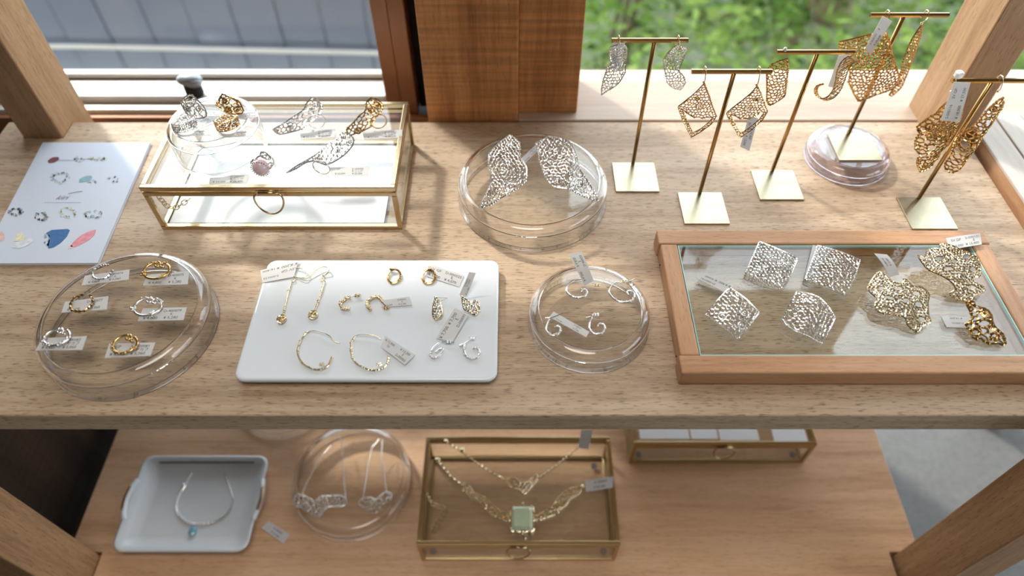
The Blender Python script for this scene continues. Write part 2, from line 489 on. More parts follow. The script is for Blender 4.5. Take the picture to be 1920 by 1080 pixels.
def lace_px(mb, plane, outline, cell, wire, seed=1, holes=(), hole_polys=(), swirls=(), bend=None, **kw):
    """outline / holes / swirls given on the photograph and put on the real plane; bend(s, t) in metres along its normal, s, t in 0..1"""
    o2 = [plane.hit(*p) for p in outline]
    xs = [p[0] for p in o2]; ys = [p[1] for p in o2]
    x0, x1, y0, y1 = min(xs), max(xs), min(ys), max(ys)
    def px_ellipse(u, v, ru, rv, rot=0):
        return [plane.hit(*q) for q in ellipse(u, v, ru, rv, 12, rot)]
    h2 = [px_ellipse(*h) for h in holes] + [[plane.hit(*p) for p in h] for h in hole_polys]
    s2 = []
    for s in swirls:
        c = plane.hit(s[0], s[1]); q = plane.hit(s[0] + s[2], s[1])
        s2.append((c[0], c[1], math.hypot(q[0] - c[0], q[1] - c[1])) + tuple(s[3:]))
    def to3(a, b):
        h = bend((a - x0) / (x1 - x0), (b - y0) / (y1 - y0)) if bend else 0
        return plane.pt(a, b, h)
    lace(mb, o2, to3, cell, wire, seed, h2, s2, **kw)
    return to3
def ribbon(mb, A, B, wire, step, seed=1, mid=1):
    """lace band between two rails"""
    rnd = random.Random(seed)
    A = resample(smooth_path(A, 8), step); n = len(A)
    Bs = smooth_path(B, 12)
    L = [0]
    for p, q in zip(Bs[:-1], Bs[1:]): L.append(L[-1] + (q - p).length)
    B2 = []
    for i in range(n):
        t = L[-1] * i / max(1, n - 1); k = 0
        while k < len(L) - 2 and L[k + 1] < t: k += 1
        w = (t - L[k]) / max(1e-9, L[k + 1] - L[k]); B2.append(Bs[k].lerp(Bs[k + 1], min(1, w)))
    mb.tube(A, wire * 1.2, 4); mb.tube(B2, wire * 1.2, 4)
    rows = [A]
    for m in range(1, mid + 1):
        rows.append([a.lerp(b, m / (mid + 1) + rnd.uniform(-.07, .07)) for a, b in zip(A, B2)])
    rows.append(B2)
    for r0, r1 in zip(rows[:-1], rows[1:]):
        for i in range(n - 1):
            j = min(n - 1, i + 1) if rnd.random() < .6 else i
            mb.tube([r0[i], r1[j]], wire * .85, 4, caps=False)
            if rnd.random() < .5: mb.tube([r1[i], r1[i + 1]], wire * .8, 4, caps=False)
    for r in rows:
        for p in r:
            if rnd.random() < .75: mb.bead(p, wire * rnd.uniform(1.6, 2.2))
def beaded(mb, path, r, step=None, seed=1, jitter=.5, core=.7, big=1.25):
    """knobbly wire: a core with lumps along it"""
    rnd = random.Random(seed)
    mb.tube(path, r * core, 6)
    for p in resample(path, step or r * 1.7):
        q = Vector((rnd.uniform(-1, 1), rnd.uniform(-1, 1), rnd.uniform(-.6, 1))) * r * jitter
        mb.bead(p + q, r * rnd.uniform(.75, big))
def chain(mb, path, w, wire, sides=4):
    """fine link chain along a path"""
    pts = resample(path, w * 1.25)
    for i in range(len(pts) - 1):
        a, b = pts[i], pts[i + 1]; t = (b - a)
        if t.length < 1e-8: continue
        t.normalize(); up = Vector((0, 0, 1)); sd = t.cross(up)
        if sd.length < 1e-3: sd = Vector((1, 0, 0))
        sd.normalize(); up = sd.cross(t)
        d = sd if i % 2 == 0 else (up * .8 + sd * .6).normalized()
        c = (a + b) / 2; l = w * .85
        mb.tube([c + t * l * math.cos(q) + d * w * .5 * math.sin(q) for q in np.linspace(0, 2 * math.pi, 7, endpoint=False)], wire, sides, closed=True)
def circle_pts(c, r, e1, e2, n=24, a0=0, a1=2 * math.pi, endpoint=False):
    c = Vector(c); e1 = Vector(e1); e2 = Vector(e2)
    return [c + e1 * (r * math.cos(a)) + e2 * (r * math.sin(a)) for a in np.linspace(a0, a1, n, endpoint=endpoint)]

# ------------------------------------------------------------------ price tags
TAG_N = 0
def price_tag(label, plane, corners, lines, group='price tags', bend=0.0, mat='tag_paper', string=None):
    """corners on the photograph, in reading order: text top-left, top-right, bottom-right, bottom-left
    lines: (text, x 0..1, y 0..1, height as share of the tag's height, align)"""
    q = [plane.hit(*c) for c in corners]
    def at(s, t, lift=0.0):
        top = (q[0][0] + (q[1][0] - q[0][0]) * s, q[0][1] + (q[1][1] - q[0][1]) * s)
        bot = (q[3][0] + (q[2][0] - q[3][0]) * s, q[3][1] + (q[2][1] - q[3][1]) * s)
        a = bot[0] + (top[0] - bot[0]) * t; b = bot[1] + (top[1] - bot[1]) * t
        return plane.pt(a, b, bend * math.sin(math.pi * s) + lift)
    base = at(.5, .5)
    root = thing('price_tag', base, label, 'price tag', group)
    m = MB(); n = 8; T = .0004
    vs = []; fs = []
    for lift in (0, -T):
        for i in range(n + 1):
            vs += [at(i / n, 0, lift), at(i / n, 1, lift)]
    o = 2 * (n + 1)
    for i in range(n):
        a = 2 * i
        fs += [(a, a + 2, a + 3, a + 1), (o + a + 1, o + a + 3, o + a + 2, o + a), (a, o + a, o + a + 2, a + 2), (a + 1, a + 3, o + a + 3, o + a + 1)]
    fs += [(0, 1, o + 1, o), (2 * n, o + 2 * n, o + 2 * n + 1, 2 * n + 1)]
    m.add(vs, fs)
    m.build('card', mat, root, smooth=False)
    if lines:
        W = math.hypot(q[1][0] - q[0][0], q[1][1] - q[0][1]); Hh = math.hypot(q[3][0] - q[0][0], q[3][1] - q[0][1])
        t = MB()
        for (txt, x, y, h, al) in lines:
            gw = glyphs(txt)[2] / .70 * h * Hh
            if gw > .45 * W: h *= .45 * W / gw
            write(t, txt, lambda a, b: at(a / W, b / Hh, .00012), x * W, y * Hh, h * Hh, al)
        t.build('printing', 'ink', root)
    if string:
        s = MB(); s.tube(smooth_path(string, 5), .0004, 4); s.build('tie', 'tag_paper', root)
    return root
def std_lines(code, kind, price, left=None, mat=None):
    L = [(code, .70, .66, .19, 'c'), (kind, .70, .40, .19, 'c'), ('\u00a5 ' + price, .70, .12, .20, 'c')]
    if left: L.append(('\u00a5 ' + left, .25, .12, .20, 'c'))
    if mat: L.append((mat, .22, .66, .19, 'c'))
    return L

# ------------------------------------------------------------------ glassware
def glass_dish(name, c, R, h, label, group, mat='dish_glass', wall=.0026, wallmat='rim_glass'):
    """a round glass dish turned upside down: flat top, rounded shoulder, straight wall, rim on the ground"""
    root = thing(name, c, label, 'dish', group)
    m = MB(); k = .010
    m.lathe(c, [(0.0004, h), (R - k, h)], 96, closed=False)
    m.lathe(c, [(R - k, h - wall), (0.0004, h - wall)], 96, closed=False)
    m.build('flat_top', mat, root, smooth=True)
    sh = [(R - k + k * math.sin(a), h - k + k * math.cos(a)) for a in np.linspace(0, math.pi / 2, 9)]
    shi = [(R - k + (k - wall) * math.sin(a), h - k + (k - wall) * math.cos(a)) for a in np.linspace(math.pi / 2, 0, 9)]
    m = MB(); m.lathe(c, (sh + shi)[::-1], 96); m.build('shoulder', wallmat, root, smooth=True)
    m = MB(); m.lathe(c, [(R, h - k), (R, .0042)][::-1], 96, closed=False); m.lathe(c, [(R - wall, .0042), (R - wall, h - k)][::-1], 96, closed=False); m.build('wall', mat, root, smooth=True)
    foot = [(R, .0042), (R + .0009, .0024), (R + .0004, .0006), (R - wall * .5, 0), (R - wall - .0004, .0006), (R - wall - .0008, .0024), (R - wall, .0042)]
    m = MB(); m.lathe(c, foot[::-1], 96); m.build('foot_rim', wallmat, root, smooth=True)
    return root
def glass_box(c, W, D, Hh, label, frame='brass_frame', magnets=(), liner=False, seed=1):
    """c = front-left bottom corner; hinged glass box with brass edges"""
    x0, y0, z0 = c; x1, y1, z1 = x0 + W, y0 + D, z0 + Hh
    root = thing('glass_box', (x0 + W / 2, y0 + D / 2, z0), label, 'glass box', 'brass-edged glass boxes')
    b = .0028
    zl = z1 - .0075                      # the body ends here, the lid above
    def bar(p, q, name, r=b):
        m = MB(); lo = [min(i, j) - r for i, j in zip(p, q)]; hi = [max(i, j) + r for i, j in zip(p, q)]
        m.box(lo, hi); return m.build(name, frame, root, bevel=.0007)
    g = b
    X0, X1, Y0, Y1 = x0 + g, x1 - g, y0 + g, y1 - g
    for z, nm in ((z0 + g, 'bottom_bar'), (zl - g, 'body_bar'), (z1 - g, 'lid_bar')):
        k = b if nm != 'lid_bar' else b * 1.05
        bar((X0, Y0, z), (X1, Y0, z), nm, k); bar((X0, Y1, z), (X1, Y1, z), nm, k)
        bar((X0, Y0 + 2 * b, z), (X0, Y1 - 2 * b, z), nm, k); bar((X1, Y0 + 2 * b, z), (X1, Y1 - 2 * b, z), nm, k)
    for x in (X0, X1):
        for y in (Y0, Y1):
            bar((x, y, z0 + 3 * b), (x, y, zl - 3 * b), 'corner_bar', b * .98)
    def pane(lo, hi, nm):
        m = MB(); m.box(lo, hi); m.build(nm, 'pane_glass', root)
    t = .0009
    pane((X0 + b, Y0 + b, z1 - g - t), (X1 - b, Y1 - b, z1 - g + t), 'lid_pane')
    pane((X0 + b, Y0 - t, z0 + 2 * b), (X1 - b, Y0 + t, zl - 2 * b), 'side_pane')
    pane((X0 + b, Y1 - t, z0 + 2 * b), (X1 - b, Y1 + t, zl - 2 * b), 'side_pane')
    pane((X0 - t, Y0 + b, z0 + 2 * b), (X0 + t, Y1 - b, zl - 2 * b), 'side_pane')
    pane((X1 - t, Y0 + b, z0 + 2 * b), (X1 + t, Y1 - b, zl - 2 * b), 'side_pane')
    pane((X0 + b, Y0 + b, z0 + .001), (X1 - b, Y1 - b, z0 + .0028), 'floor_pane')
    # loop handle hanging from the lid
    cx = (x0 + x1) / 2; m = MB()
    hz = zl + .001; hy = y0 - .0015; r = .0155
    pts = [(cx - .011, hy, hz), (cx - r, hy - .003, hz - .003), (cx - r * .97, hy - .0045, hz - .012), (cx - r * .6, hy - .006, hz - .0215), (cx, hy - .0065, hz - .0255), (cx + r * .6, hy - .006, hz - .0215), (cx + r * .97, hy - .0045, hz - .012), (cx + r, hy - .003, hz - .003), (cx + .011, hy, hz)]
    if label.startswith('large'): sc = 1.0
    m.tube(smooth_path(pts, 5) , .0011, 6)
    m.tube([(cx - .011, hy, hz), (cx + .011, hy, hz)], .0016, 8)
    m.build('loop_handle', frame, root, smooth=True)
    for (mx, my, mz) in magnets:
        k = MB(); k.lathe((mx, my, mz), [(0.0002, .0022), (.0042, .0022), (.0048, .0016), (.0048, 0), (.0002, 0)], 20)
        k.build('magnet', 'magnet_grey', root, smooth=False)
    return root
# ================================================================== the setting
def sbox(name, a, b, mat, label=None, parent=None, bevel=0):
    m = MB(); m.box(a, b)
    o = m.build(name, mat, parent, origin=(0, 0, 0), bevel=bevel)
    if parent is None: struct(o, label)
    return o
FLOOR_Z = -0.75
sbox('floor', (-2.2, -2.5, FLOOR_Z - .05), (1.7, 0.95, FLOOR_Z), 'concrete', 'grey concrete floor beside the display rack')
sbox('ceiling', (-2.3, -2.6, 1.60), (1.8, 0.97, 1.66), 'ceiling_paint')
sbox('wall_left', (-2.3, -2.6, FLOOR_Z - .05), (-2.2, 0.97, 1.60), 'plaster')
sbox('wall_front', (-2.2, -2.6, FLOOR_Z - .05), (1.8, -2.5, 1.60), 'plaster')
wr = MB()
wr.box((1.7, -2.5, FLOOR_Z - .05), (1.8, -.95, 1.60)); wr.box((1.7, -.95, 0.55), (1.8, 0.97, 1.60)); wr.box((1.7, 0.35, FLOOR_Z - .05), (1.8, 0.97, 0.55))
struct(wr.build('wall_right', 'plaster'))
wb = MB()
wb.box((-2.2, 0.9085, FLOOR_Z - .05), (-.62, 0.97, -0.062)); wb.box((1.40, 0.9085, FLOOR_Z - .05), (1.7, 0.97, -0.062)); wb.box((-.62, 0.9085, FLOOR_Z - .05), (1.40, 0.97, -.70)); wb.box((-.62, 0.9085, -.085), (1.40, 0.97, -0.062)); wb.box((-2.2, 0.87, 1.22), (1.7, 0.97, 1.60)); wb.box((-2.2, 0.87, -.062), (-.78, 0.97, 1.22)); wb.box((1.45, 0.87, -.062), (1.7, 0.97, 1.22))
struct(wb.build('wall_back', 'plaster'))
sbox('trim_1', (-0.117, 0.765, FLOOR_Z), (0.0055, 0.884, 1.22), 'column_wood', 'reddish brown rough-sawn timber column between the windows', bevel=.002)
sbox('trim_2', (0.0058, 0.781, -0.0005), (0.086, 0.866, 1.22), 'column_wood', 'reddish brown upright board standing on the pale sill', bevel=.001)
sbox('trim_3', (0.0057, 0.7645, -0.045), (1.45, 0.884, -0.001), 'sill_wood', 'pale wooden window sill behind the display rack', bevel=.0015)
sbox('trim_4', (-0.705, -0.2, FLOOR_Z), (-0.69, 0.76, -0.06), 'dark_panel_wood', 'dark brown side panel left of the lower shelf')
# pale bench of planks running back along the right side
bench = bpy.data.objects.new('trim_5', None); COL.objects.link(bench); bench['_loc'] = (0, 0, 0)
bench['kind'] = 'structure'; bench['label'] = 'pale planked ledge running back along the right of the rack'
m = MB(); m.box((.606, -.1, -.03), (1.05, .760, .009)); m.build('bearer', 'tray_wood_deep', bench)
x = .606
i = 0
while x < 1.04:
    w = .036
    m = MB(); m.box((x, -.1, .0092), (x + w - .0022, .762 - .0005 * (i % 3), .0135 + .0006 * (i % 2))); m.build('plank', 'ledge_wood', bench, bevel=.0008)
    x += w; i += 1
for y in (-.1, .70):
    m = MB(); m.box((1.0, y, FLOOR_Z), (1.04, y + .04, -.0305)); m.build('support', 'tray_wood_deep', bench)

# left window: bronze jamb, pale aluminium rails, glass, grey latch
w1 = bpy.data.objects.new('window_1', None); COL.objects.link(w1); w1['_loc'] = (0, 0, 0); w1['kind'] = 'structure'; w1['label'] = 'sliding aluminium window with bronze jamb at the left'
def wpart(name, a, b, mat, bevel=.0008, par=None):
    m = MB(); m.box(a, b); return m.build(name, mat, par or w1, bevel=bevel)
XL = -.78
wpart('gap_shade_strip', (XL, .800, -.075), (-.119, .884, -.062), 'black_gap')  # black top stands in for the shade in the gap behind the shelf
wpart('track_ledge', (XL, .8165, -.061), (-.119, .8255, -.0365), 'bronze_frame')
wpart('track_rail', (XL, .827, -.061), (-.188, .8385, -.030), 'aluminium_bright')
wpart('track_ledge', (XL, .8395, -.061), (-.188, .8635, -.036), 'bronze_frame')
wpart('sash_rail', (XL, .8455, -.0355), (-.188, .8855, -.020), 'aluminium')
wpart('dark_gap_strip', (XL, .886, -.061), (-.188, .8885, -.0195), 'black_gap')  # black strip painted in as the dark gap before the glazing bead
wpart('glazing_bead', (XL, .889, -.061), (-.188, .9005, -.0115), 'aluminium_bright')
wpart('jamb', (-.186, .838, -.046), (-.164, .92, 1.22), 'bronze_frame', .0015)
wpart('jamb', (-.1635, .834, -.046), (-.141, .92, 1.22), 'bronze_frame', .0015)
wpart('jamb_gap', (-.140, .856, -.046), (-.1175, .884, 1.22), 'black_gap')
wpart('head_rail', (XL, .838, 1.19), (-.19, .884, 1.22), 'bronze_frame')
wpart('jamb', (XL, .838, .03), (XL + .03, .884, 1.19), 'bronze_frame')
wpart('pane', (XL + .03, .903, -.015), (-.187, .9065, 1.19), 'window_glass', 0)
# latch: rounded cap over a dark stem
kx, ky, kz = -.4640, .848, .0035
m = MB(); m.lathe((kx, ky, -.0199), [(.0002, 0), (.011, 0), (.0125, .004), (.012, .022), (.0002, .022)], 20)
latch = m.build('latch', 'black_gap', w1, smooth=False)
m = MB(); m.ball((kx, ky, kz + .003), (.0185, .0125, .0088), 20, 10); m.ball((kx + .006, ky - .004, kz + .001), (.0125, .010, .0075), 16, 8)
m.build('latch_cap', 'latch_grey', latch, smooth=True)
# right window
w2 = bpy.data.objects.new('window_2', None); COL.objects.link(w2); w2['_loc'] = (0, 0, 0); w2['kind'] = 'structure'; w2['label'] = 'clear window over the pale sill looking onto the garden'
wpart('pane', (.0875, .853, -.0005), (1.45, .857, 1.22), 'window_glass', 0, w2)

w3 = bpy.data.objects.new('added_low_window', None); COL.objects.link(w3); w3['_loc'] = (0, 0, 0); w3['kind'] = 'structure'; w3['label'] = 'unseen low window added behind the rack to light the lower shelf'  # unseen opening, added to bring light onto the lower shelf
wpart('pane', (-.619, .938, -.699), (1.399, .942, -.086), 'window_glass', 0, w3)

# ================================================================== outside
gm = MB(); gm.box((-5, .975, -1.0), (7, 9, -.95)); struct(gm.build('ground_outside', 'soil'), 'garden ground outside the windows')
fence = thing('siding_fence', (-1.2, 1.62, -.95), 'blue-grey fence of upright metal panels seen through the left window', 'fence')
x = -2.35
shared = None
while x < -.12:
    if shared is None:
        m = MB(); m.box((x, 1.60, -.95), (x + .1080, 1.62, -.17)); o = m.build('panel', 'siding_blue', fence, bevel=.002); shared = (o, x)
    else:
        o = shared[0].copy(); COL.objects.link(o); o.parent = fence; o.location = (x - shared[1], 0.002 * math.sin(x * 40), 0)
    x += .11
m = MB(); m.box((-2.4, 1.622, -.95), (-.1, 1.64, -.172)); m.build('backing', 'siding_blue', fence)
m = MB(); m.box((-2.4, 1.59, -.169), (-.1, 1.645, -.15)); m.build('cap_rail', 'aluminium', fence)
m = MB(); m.tube([(-2.4, 1.585, -.395), (-1.12, 1.585, -.395), (-.1, 1.585, -.42)], .006, 8); m.build('reflection_strip', 'aluminium_bright', fence, label='pale thin strip in place of a reflection in the window')  # thin bar stands in for a strip of light reflected in the pane

def leaf_mat(name, c, t):
    m = bpy.data.materials.new(name); m.use_nodes = True; MATS[name] = m
    nt = m.node_tree; nt.nodes.clear(); L = nt.links.new; N = nt.nodes.new
    out = N('ShaderNodeOutputMaterial'); mix = N('ShaderNodeMixShader'); mix.inputs[0].default_value = .5
    d = N('ShaderNodeBsdfDiffuse'); tr = N('ShaderNodeBsdfTranslucent')
    ns = N('ShaderNodeTexNoise'); ns.inputs['Scale'].default_value = 9; tc = N('ShaderNodeTexCoord'); L(tc.outputs['Object'], ns.inputs['Vector'])
    mx = N('ShaderNodeMix'); mx.data_type = 'RGBA'; mx.inputs[6].default_value = (*[q * .6 for q in c], 1); mx.inputs[7].default_value = (*[q * 1.4 for q in c], 1)
    L(ns.outputs['Fac'], mx.inputs[0]); L(mx.outputs[2], d.inputs[0]); tr.inputs[0].default_value = (*t, 1)
    L(d.outputs[0], mix.inputs[1]); L(tr.outputs[0], mix.inputs[2]); L(mix.outputs[0], out.inputs[0])
leaf_mat('foliage_mid', (.13, .24, .05), (.20, .34, .06))
leaf_mat('foliage_light', (.22, .33, .09), (.34, .46, .12))
leaf_mat('foliage_deep', (.06, .12, .035), (.08, .15, .03))
leaf_mat('foliage_grey', (.26, .28, .24), (.26, .30, .22))
def shrub(x, y, h, rx, ry, mats, seed, label, n=1500, leaf=.045):
    rnd = random.Random(seed)
    root = thing('garden_shrub', (x, y, -.95), label, 'shrub', 'shrubs in the garden outside')
    m = MB(); centres = [(rnd.gauss(0, .45), rnd.gauss(0, .45), rnd.uniform(.25, 1)) for _ in range(14)]
    for i in range(n):
        c = centres[rnd.randrange(len(centres))]
        px = x + (c[0] + rnd.gauss(0, .28)) * rx; py = y + (c[1] + rnd.gauss(0, .28)) * ry
        pz = -.95 + max(.03, min(1.06, c[2] + rnd.gauss(0, .16))) * h
        a = Vector((rnd.uniform(-1, 1), rnd.uniform(-1, 1), rnd.uniform(-.5, .5))).normalized()
        b = a.cross(Vector((rnd.uniform(-1, 1), rnd.uniform(-1, 1), rnd.uniform(-1, 1)))).normalized()
        L = leaf * rnd.uniform(.6, 1.4); p = Vector((px, py, pz))
        m.add([p - a * L * .5, p + b * L * .25, p + a * L * .5, p - b * L * .25], [(0, 1, 2, 3)], rnd.choices(range(len(mats)), [5, 3, 2][:len(mats)])[0])
    m.build('foliage', mats, root)
    s = MB()
    for k in range(4):
        q = (x + rnd.uniform(-.3, .3) * rx, y + rnd.uniform(-.3, .3) * ry)
        s.tube([(x + .03 * k - .05, y, -.95), ((x + q[0]) / 2, (y + q[1]) / 2, -.95 + h * .4), (q[0], q[1], -.95 + h * .8)], [.012, .009, .005], 5)
    s.build('stem', 'bark', root)
GM, GL, GD, GG = 'foliage_mid', 'foliage_light', 'foliage_deep', 'foliage_grey'
shrub(.40, 1.55, .50, .30, .22, [GL, GM, GG], 1, 'light green shrub just outside the window beside the upright board')
shrub(.90, 1.60, .52, .32, .22, [GM, GL, GD], 2, 'mid green shrub outside behind the middle jewellery stands')
shrub(1.40, 1.62, .55, .32, .25, [GM, GD, GL], 3, 'deep green shrub outside beside the right post')
shrub(1.95, 1.70, .60, .35, .28, [GM, GL, GD], 4, 'rightmost shrub outside, seen right of the post')
shrub(.35, 2.15, .80, .42, .30, [GL, GM, GD], 5, 'bushy bright shrub in the second row near the column', 2000)
shrub(1.00, 2.25, .85, .45, .30, [GM, GL, GD], 6, 'full green shrub in the second row beneath the tree', 2000)
shrub(1.75, 2.30, .80, .45, .30, [GM, GD, GG], 7, 'dark leaved shrub in the second row behind the right post', 2000)
shrub(.45, 2.95, .95, .60, .35, [GM, GL, GD], 8, 'tall shrub at the back of the garden on the left', 2200)
shrub(1.35, 3.10, .80, .55, .35, [GG, GM, GL], 9, 'greyish shrub at the back of the garden beside the trunk', 1500)
shrub(2.30, 3.10, .90, .60, .35, [GM, GG, GD], 10, 'tall shrub at the back of the garden on the far right', 2000)
tr = thing('garden_tree', (1.32, 2.72, -.95), 'brown tree trunk standing among the garden shrubs', 'tree')
m = MB(); m.tube(smooth_path([(1.32, 2.72, -.95), (1.30, 2.70, -.3), (1.34, 2.72, .4), (1.30, 2.75, 1.2)], 6), .085, 12); m.build('trunk', 'bark', tr, smooth=True)
m = MB(); rnd = random.Random(77)
for i in range(700):
    p = Vector((1.3 + rnd.gauss(0, .5), 2.9 + rnd.gauss(0, .3), 1.35 + rnd.gauss(0, .22)))
    a = Vector((rnd.uniform(-1, 1), rnd.uniform(-1, 1), rnd.uniform(-1, 1))).normalized(); b = a.orthogonal().normalized()
    m.add([p - a * .04, p + b * .02, p + a * .04, p - b * .02], [(0, 1, 2, 3)])
m.build('crown', 'foliage_mid', tr)

# ================================================================== the display rack
rack = thing('display_rack', (0, .5, FLOOR_Z), 'brown wooden open shelving rack holding all the jewellery', 'shelf')
BLX, BRX = (-.650, -.598), (.549, .601)
FY = (.259, .323); BY = (.726, .799)
def board(name, poly, z0, z1, mat):
    m = MB(); m.prism(poly, z0, z1); return m.build(name, mat, rack, bevel=.0015)
e = .0006
board('upper_board', [(BLX[1] + e, .3144), (BRX[0] - e, .3144), (BRX[0] - e, .3236), (.597, .3236), (.597, BY[0] - e), (BRX[0] - e, BY[0] - e), (BRX[0] - e, .759), (BLX[1] + e, .759), (BLX[1] + e, BY[0] - e), (BLX[0] - e, BY[0] - e), (BLX[0] - e, .759), (-.685, .759), (-.685, .3236), (BLX[1] + e, .3236)], -.029, 0, 'shelf_wood')
Z2 = -.432
board('lower_board', [(-.601 + .004, .20), (.5435, .20), (.5435, .3275), (.587, .3275), (.587, BY[0] - e), (BRX[0] - e, BY[0] - e), (BRX[0] - e, .759), (BLX[1] + e, .759), (BLX[1] + e, BY[0] - e), (-.645, BY[0] - e), (-.645, .3275), (-.597, .3275)], Z2 - .029, Z2, 'lower_wood')
board('assumed_top_board', [(BLX[1] + e, .50), (BRX[0] - e, .50), (BRX[0] - e, .79), (BLX[1] + e, .79)], .436, .462, 'shelf_wood')  # unseen shelf, added for its shade and its edge in the reflections
for bx in (BLX, BRX):
    for by, z0 in ((FY, FLOOR_Z), (BY, FLOOR_Z)):
        m = MB()
        if by is FY: m.box((bx[0], by[0], z0), (bx[1], by[1], .02))
        else: m.box((bx[0], by[0], z0), (bx[1], by[1], 1.05))
        m.build('post', 'post_wood', rack, bevel=.002)
for bx in (BLX, BRX):
    m = MB(); m.box((bx[0] + .012, FY[1], Z2 - .075), (bx[1] - .012, BY[0], Z2 - .031)); m.build('bearer', 'post_wood', rack)
# ================================================================== things on the upper shelf
# ---- booklet
bz = .004
bk = thing('booklet', P(130, 400, 0), 'white jewellery booklet with printed rings and leaf pendants, at the left edge', 'booklet')
q = [P(80, 267, bz), P(281, 267, bz), P(183, 493, bz), P(-40, 494, bz)]
m = MB()
for k in range(2):
    z = bz - .0019 * k
    m.slab([(p.x + .0006 * k, p.y - .0005 * k, z) for p in q][::-1], (0, 0, 1), .0017)
m.build('pages', 'booklet_paper', bk)
PRINT = {}
def ink(name, c):
    if name not in MATS: plain(name, c, .6, spec=.2, vary=.3, bscale=220)
    return name
def print_pic(mat, shapes, name='printed_picture'):
    m = MB()
    for s in shapes:
        pts = [P(u, v, bz + .0003) for u, v in s]; m.add(pts, [tuple(range(len(pts)))])
    return m.build(name, mat, bk)
def blob(u, v, ru, rv, rot=0, n=14, seed=0, rough=.12):
    r = random.Random(seed); c, s = math.cos(rot), math.sin(rot); out = []
    for a in np.linspace(0, 2 * math.pi, n, endpoint=False):
        k = 1 + r.uniform(-rough, rough); x, y = ru * k * math.cos(a), rv * k * math.sin(a)
        out.append((u + x * c - y * s, v + x * s + y * c))
    return out[::-1]
def ringlet(u, v, ru, rv, seed, n=26):
    r = random.Random(seed); out = []
    for i in range(n):
        a = r.uniform(0, 6.28); k = r.uniform(.55, 1); out.append(blob(u + ru * k * math.cos(a), v + rv * k * math.sin(a), r.uniform(1.2, 3.2), r.uniform(.8, 2.2), r.uniform(0, 3), 7, i, .3))
    return out
print_pic(ink('print_blue', (.07, .17, .36)), [[(86, 437), (97, 431), (113, 430), (127, 429), (131, 432), (125, 444), (113, 456), (100, 464), (91, 466), (88, 458), (94, 448), (90, 441)][::-1]])
print_pic(ink('print_lace', (.40, .47, .58)), ringlet(87, 450, 6, 11, 3, 20))
print_pic(ink('print_pink', (.72, .30, .34)), [[(131, 462), (140, 451), (152, 441), (166, 434), (180, 430), (178, 439), (168, 449), (154, 457), (138, 464)][::-1]])
print_pic(ink('print_pink_pale', (.74, .62, .66)), [blob(132, 463, 5, 3, -.5, 10, 4)])
print_pic(ink('print_coral', (.74, .50, .46)), [blob(1, 443, 8, 9, .3, 12, 5)])
print_pic(ink('print_yellow', (.74, .70, .48)), [[(26, 452), (33, 438), (40, 434), (48, 446), (42, 452)][::-1]])
print_pic(ink('print_petal', (.66, .68, .72)), [[(22, 464), (30, 454), (48, 449), (58, 444), (63, 452), (52, 460), (36, 466)][::-1]])
print_pic(ink('print_garnet', (.20, .07, .09)), [blob(100, 300, 11, 5, -.35, 12, 6, .1)])
print_pic(ink('print_line', (.48, .50, .55)), [blob(122, 300, 14, 1, 0, 8, 2, .1), blob(165, 298, 28, .8, .03, 8, 3, .1)] + ringlet(148, 299, 10, 5, 8, 16))
print_pic(ink('print_olive', (.58, .60, .50)), ringlet(183, 297, 18, 4, 9, 26))
print_pic(ink('print_green_grey', (.44, .52, .51)), ringlet(113, 333, 18, 12, 10, 46))
print_pic(ink('print_teal', (.24, .42, .47)), [blob(160, 336, 14, 5, -.35, 11, 12, .2)])
print_pic('print_line', ringlet(212, 336, 12, 6, 13, 14) + ringlet(172, 340, 10, 3, 14, 10))
print_pic(ink('print_dark_ring', (.30, .31, .33)), ringlet(29, 397, 15, 7, 15, 40))
print_pic(ink('print_ring', (.36, .38, .37)), ringlet(77, 406, 13, 9, 16, 40))
print_pic('print_olive', ringlet(126, 398, 17, 12, 17, 40))
print_pic('print_line', ringlet(174, 402, 20, 8, 18, 34))
print_pic(ink('print_sky', (.30, .52, .68)), [blob(173, 405, 4, 3, 0, 9, 19)])
m = MB(); pl = Plane(P(100, 374, bz + .0003))
a0 = pl.hit(103, 374); 
write(m, 'kiri', lambda a, b: pl.pt(a0[0] + a + b * .08, a0[1] + b), 0, 0, .0075, 'l', .35)
for k in range(26): m.tube([pl.pt(a0[0] - .010 + k * .0017, a0[1] - .0052), pl.pt(a0[0] - .0090 + k * .0017, a0[1] - .0052)], .00022, 4)
m.tube([pl.pt(a0[0] + .012, a0[1] + .010), pl.pt(a0[0] + .020, a0[1] + .013), pl.pt(a0[0] + .027, a0[1] + .0145)], .0003, 4)
m.build('printed_name', 'ink_soft', bk)

# ---- large glass box with rings on its lid
B1 = (-.411, .557, 0.0)
BW, BD, BH = .2805, .1555, .0665
box1 = glass_box(B1, BW, BD, BH, 'large brass-edged glass box with a white reflection sheet inside, at the back left')
m = MB(); ps = [P(740, 345, .006)]
m.box((B1[0] + .007, B1[1] + .008, .0032), (B1[0] + BW - .022, B1[1] + BD - .008, .0040))
tag_props(m.build('reflection_sheet', 'paper_white', None, origin=(B1[0] + .1, B1[1] + .07, .0032)), 'white sheet standing in for the sky reflection in the large glass box', 'paper')  # white sheet puts the bright sky reflection of the glass into colour
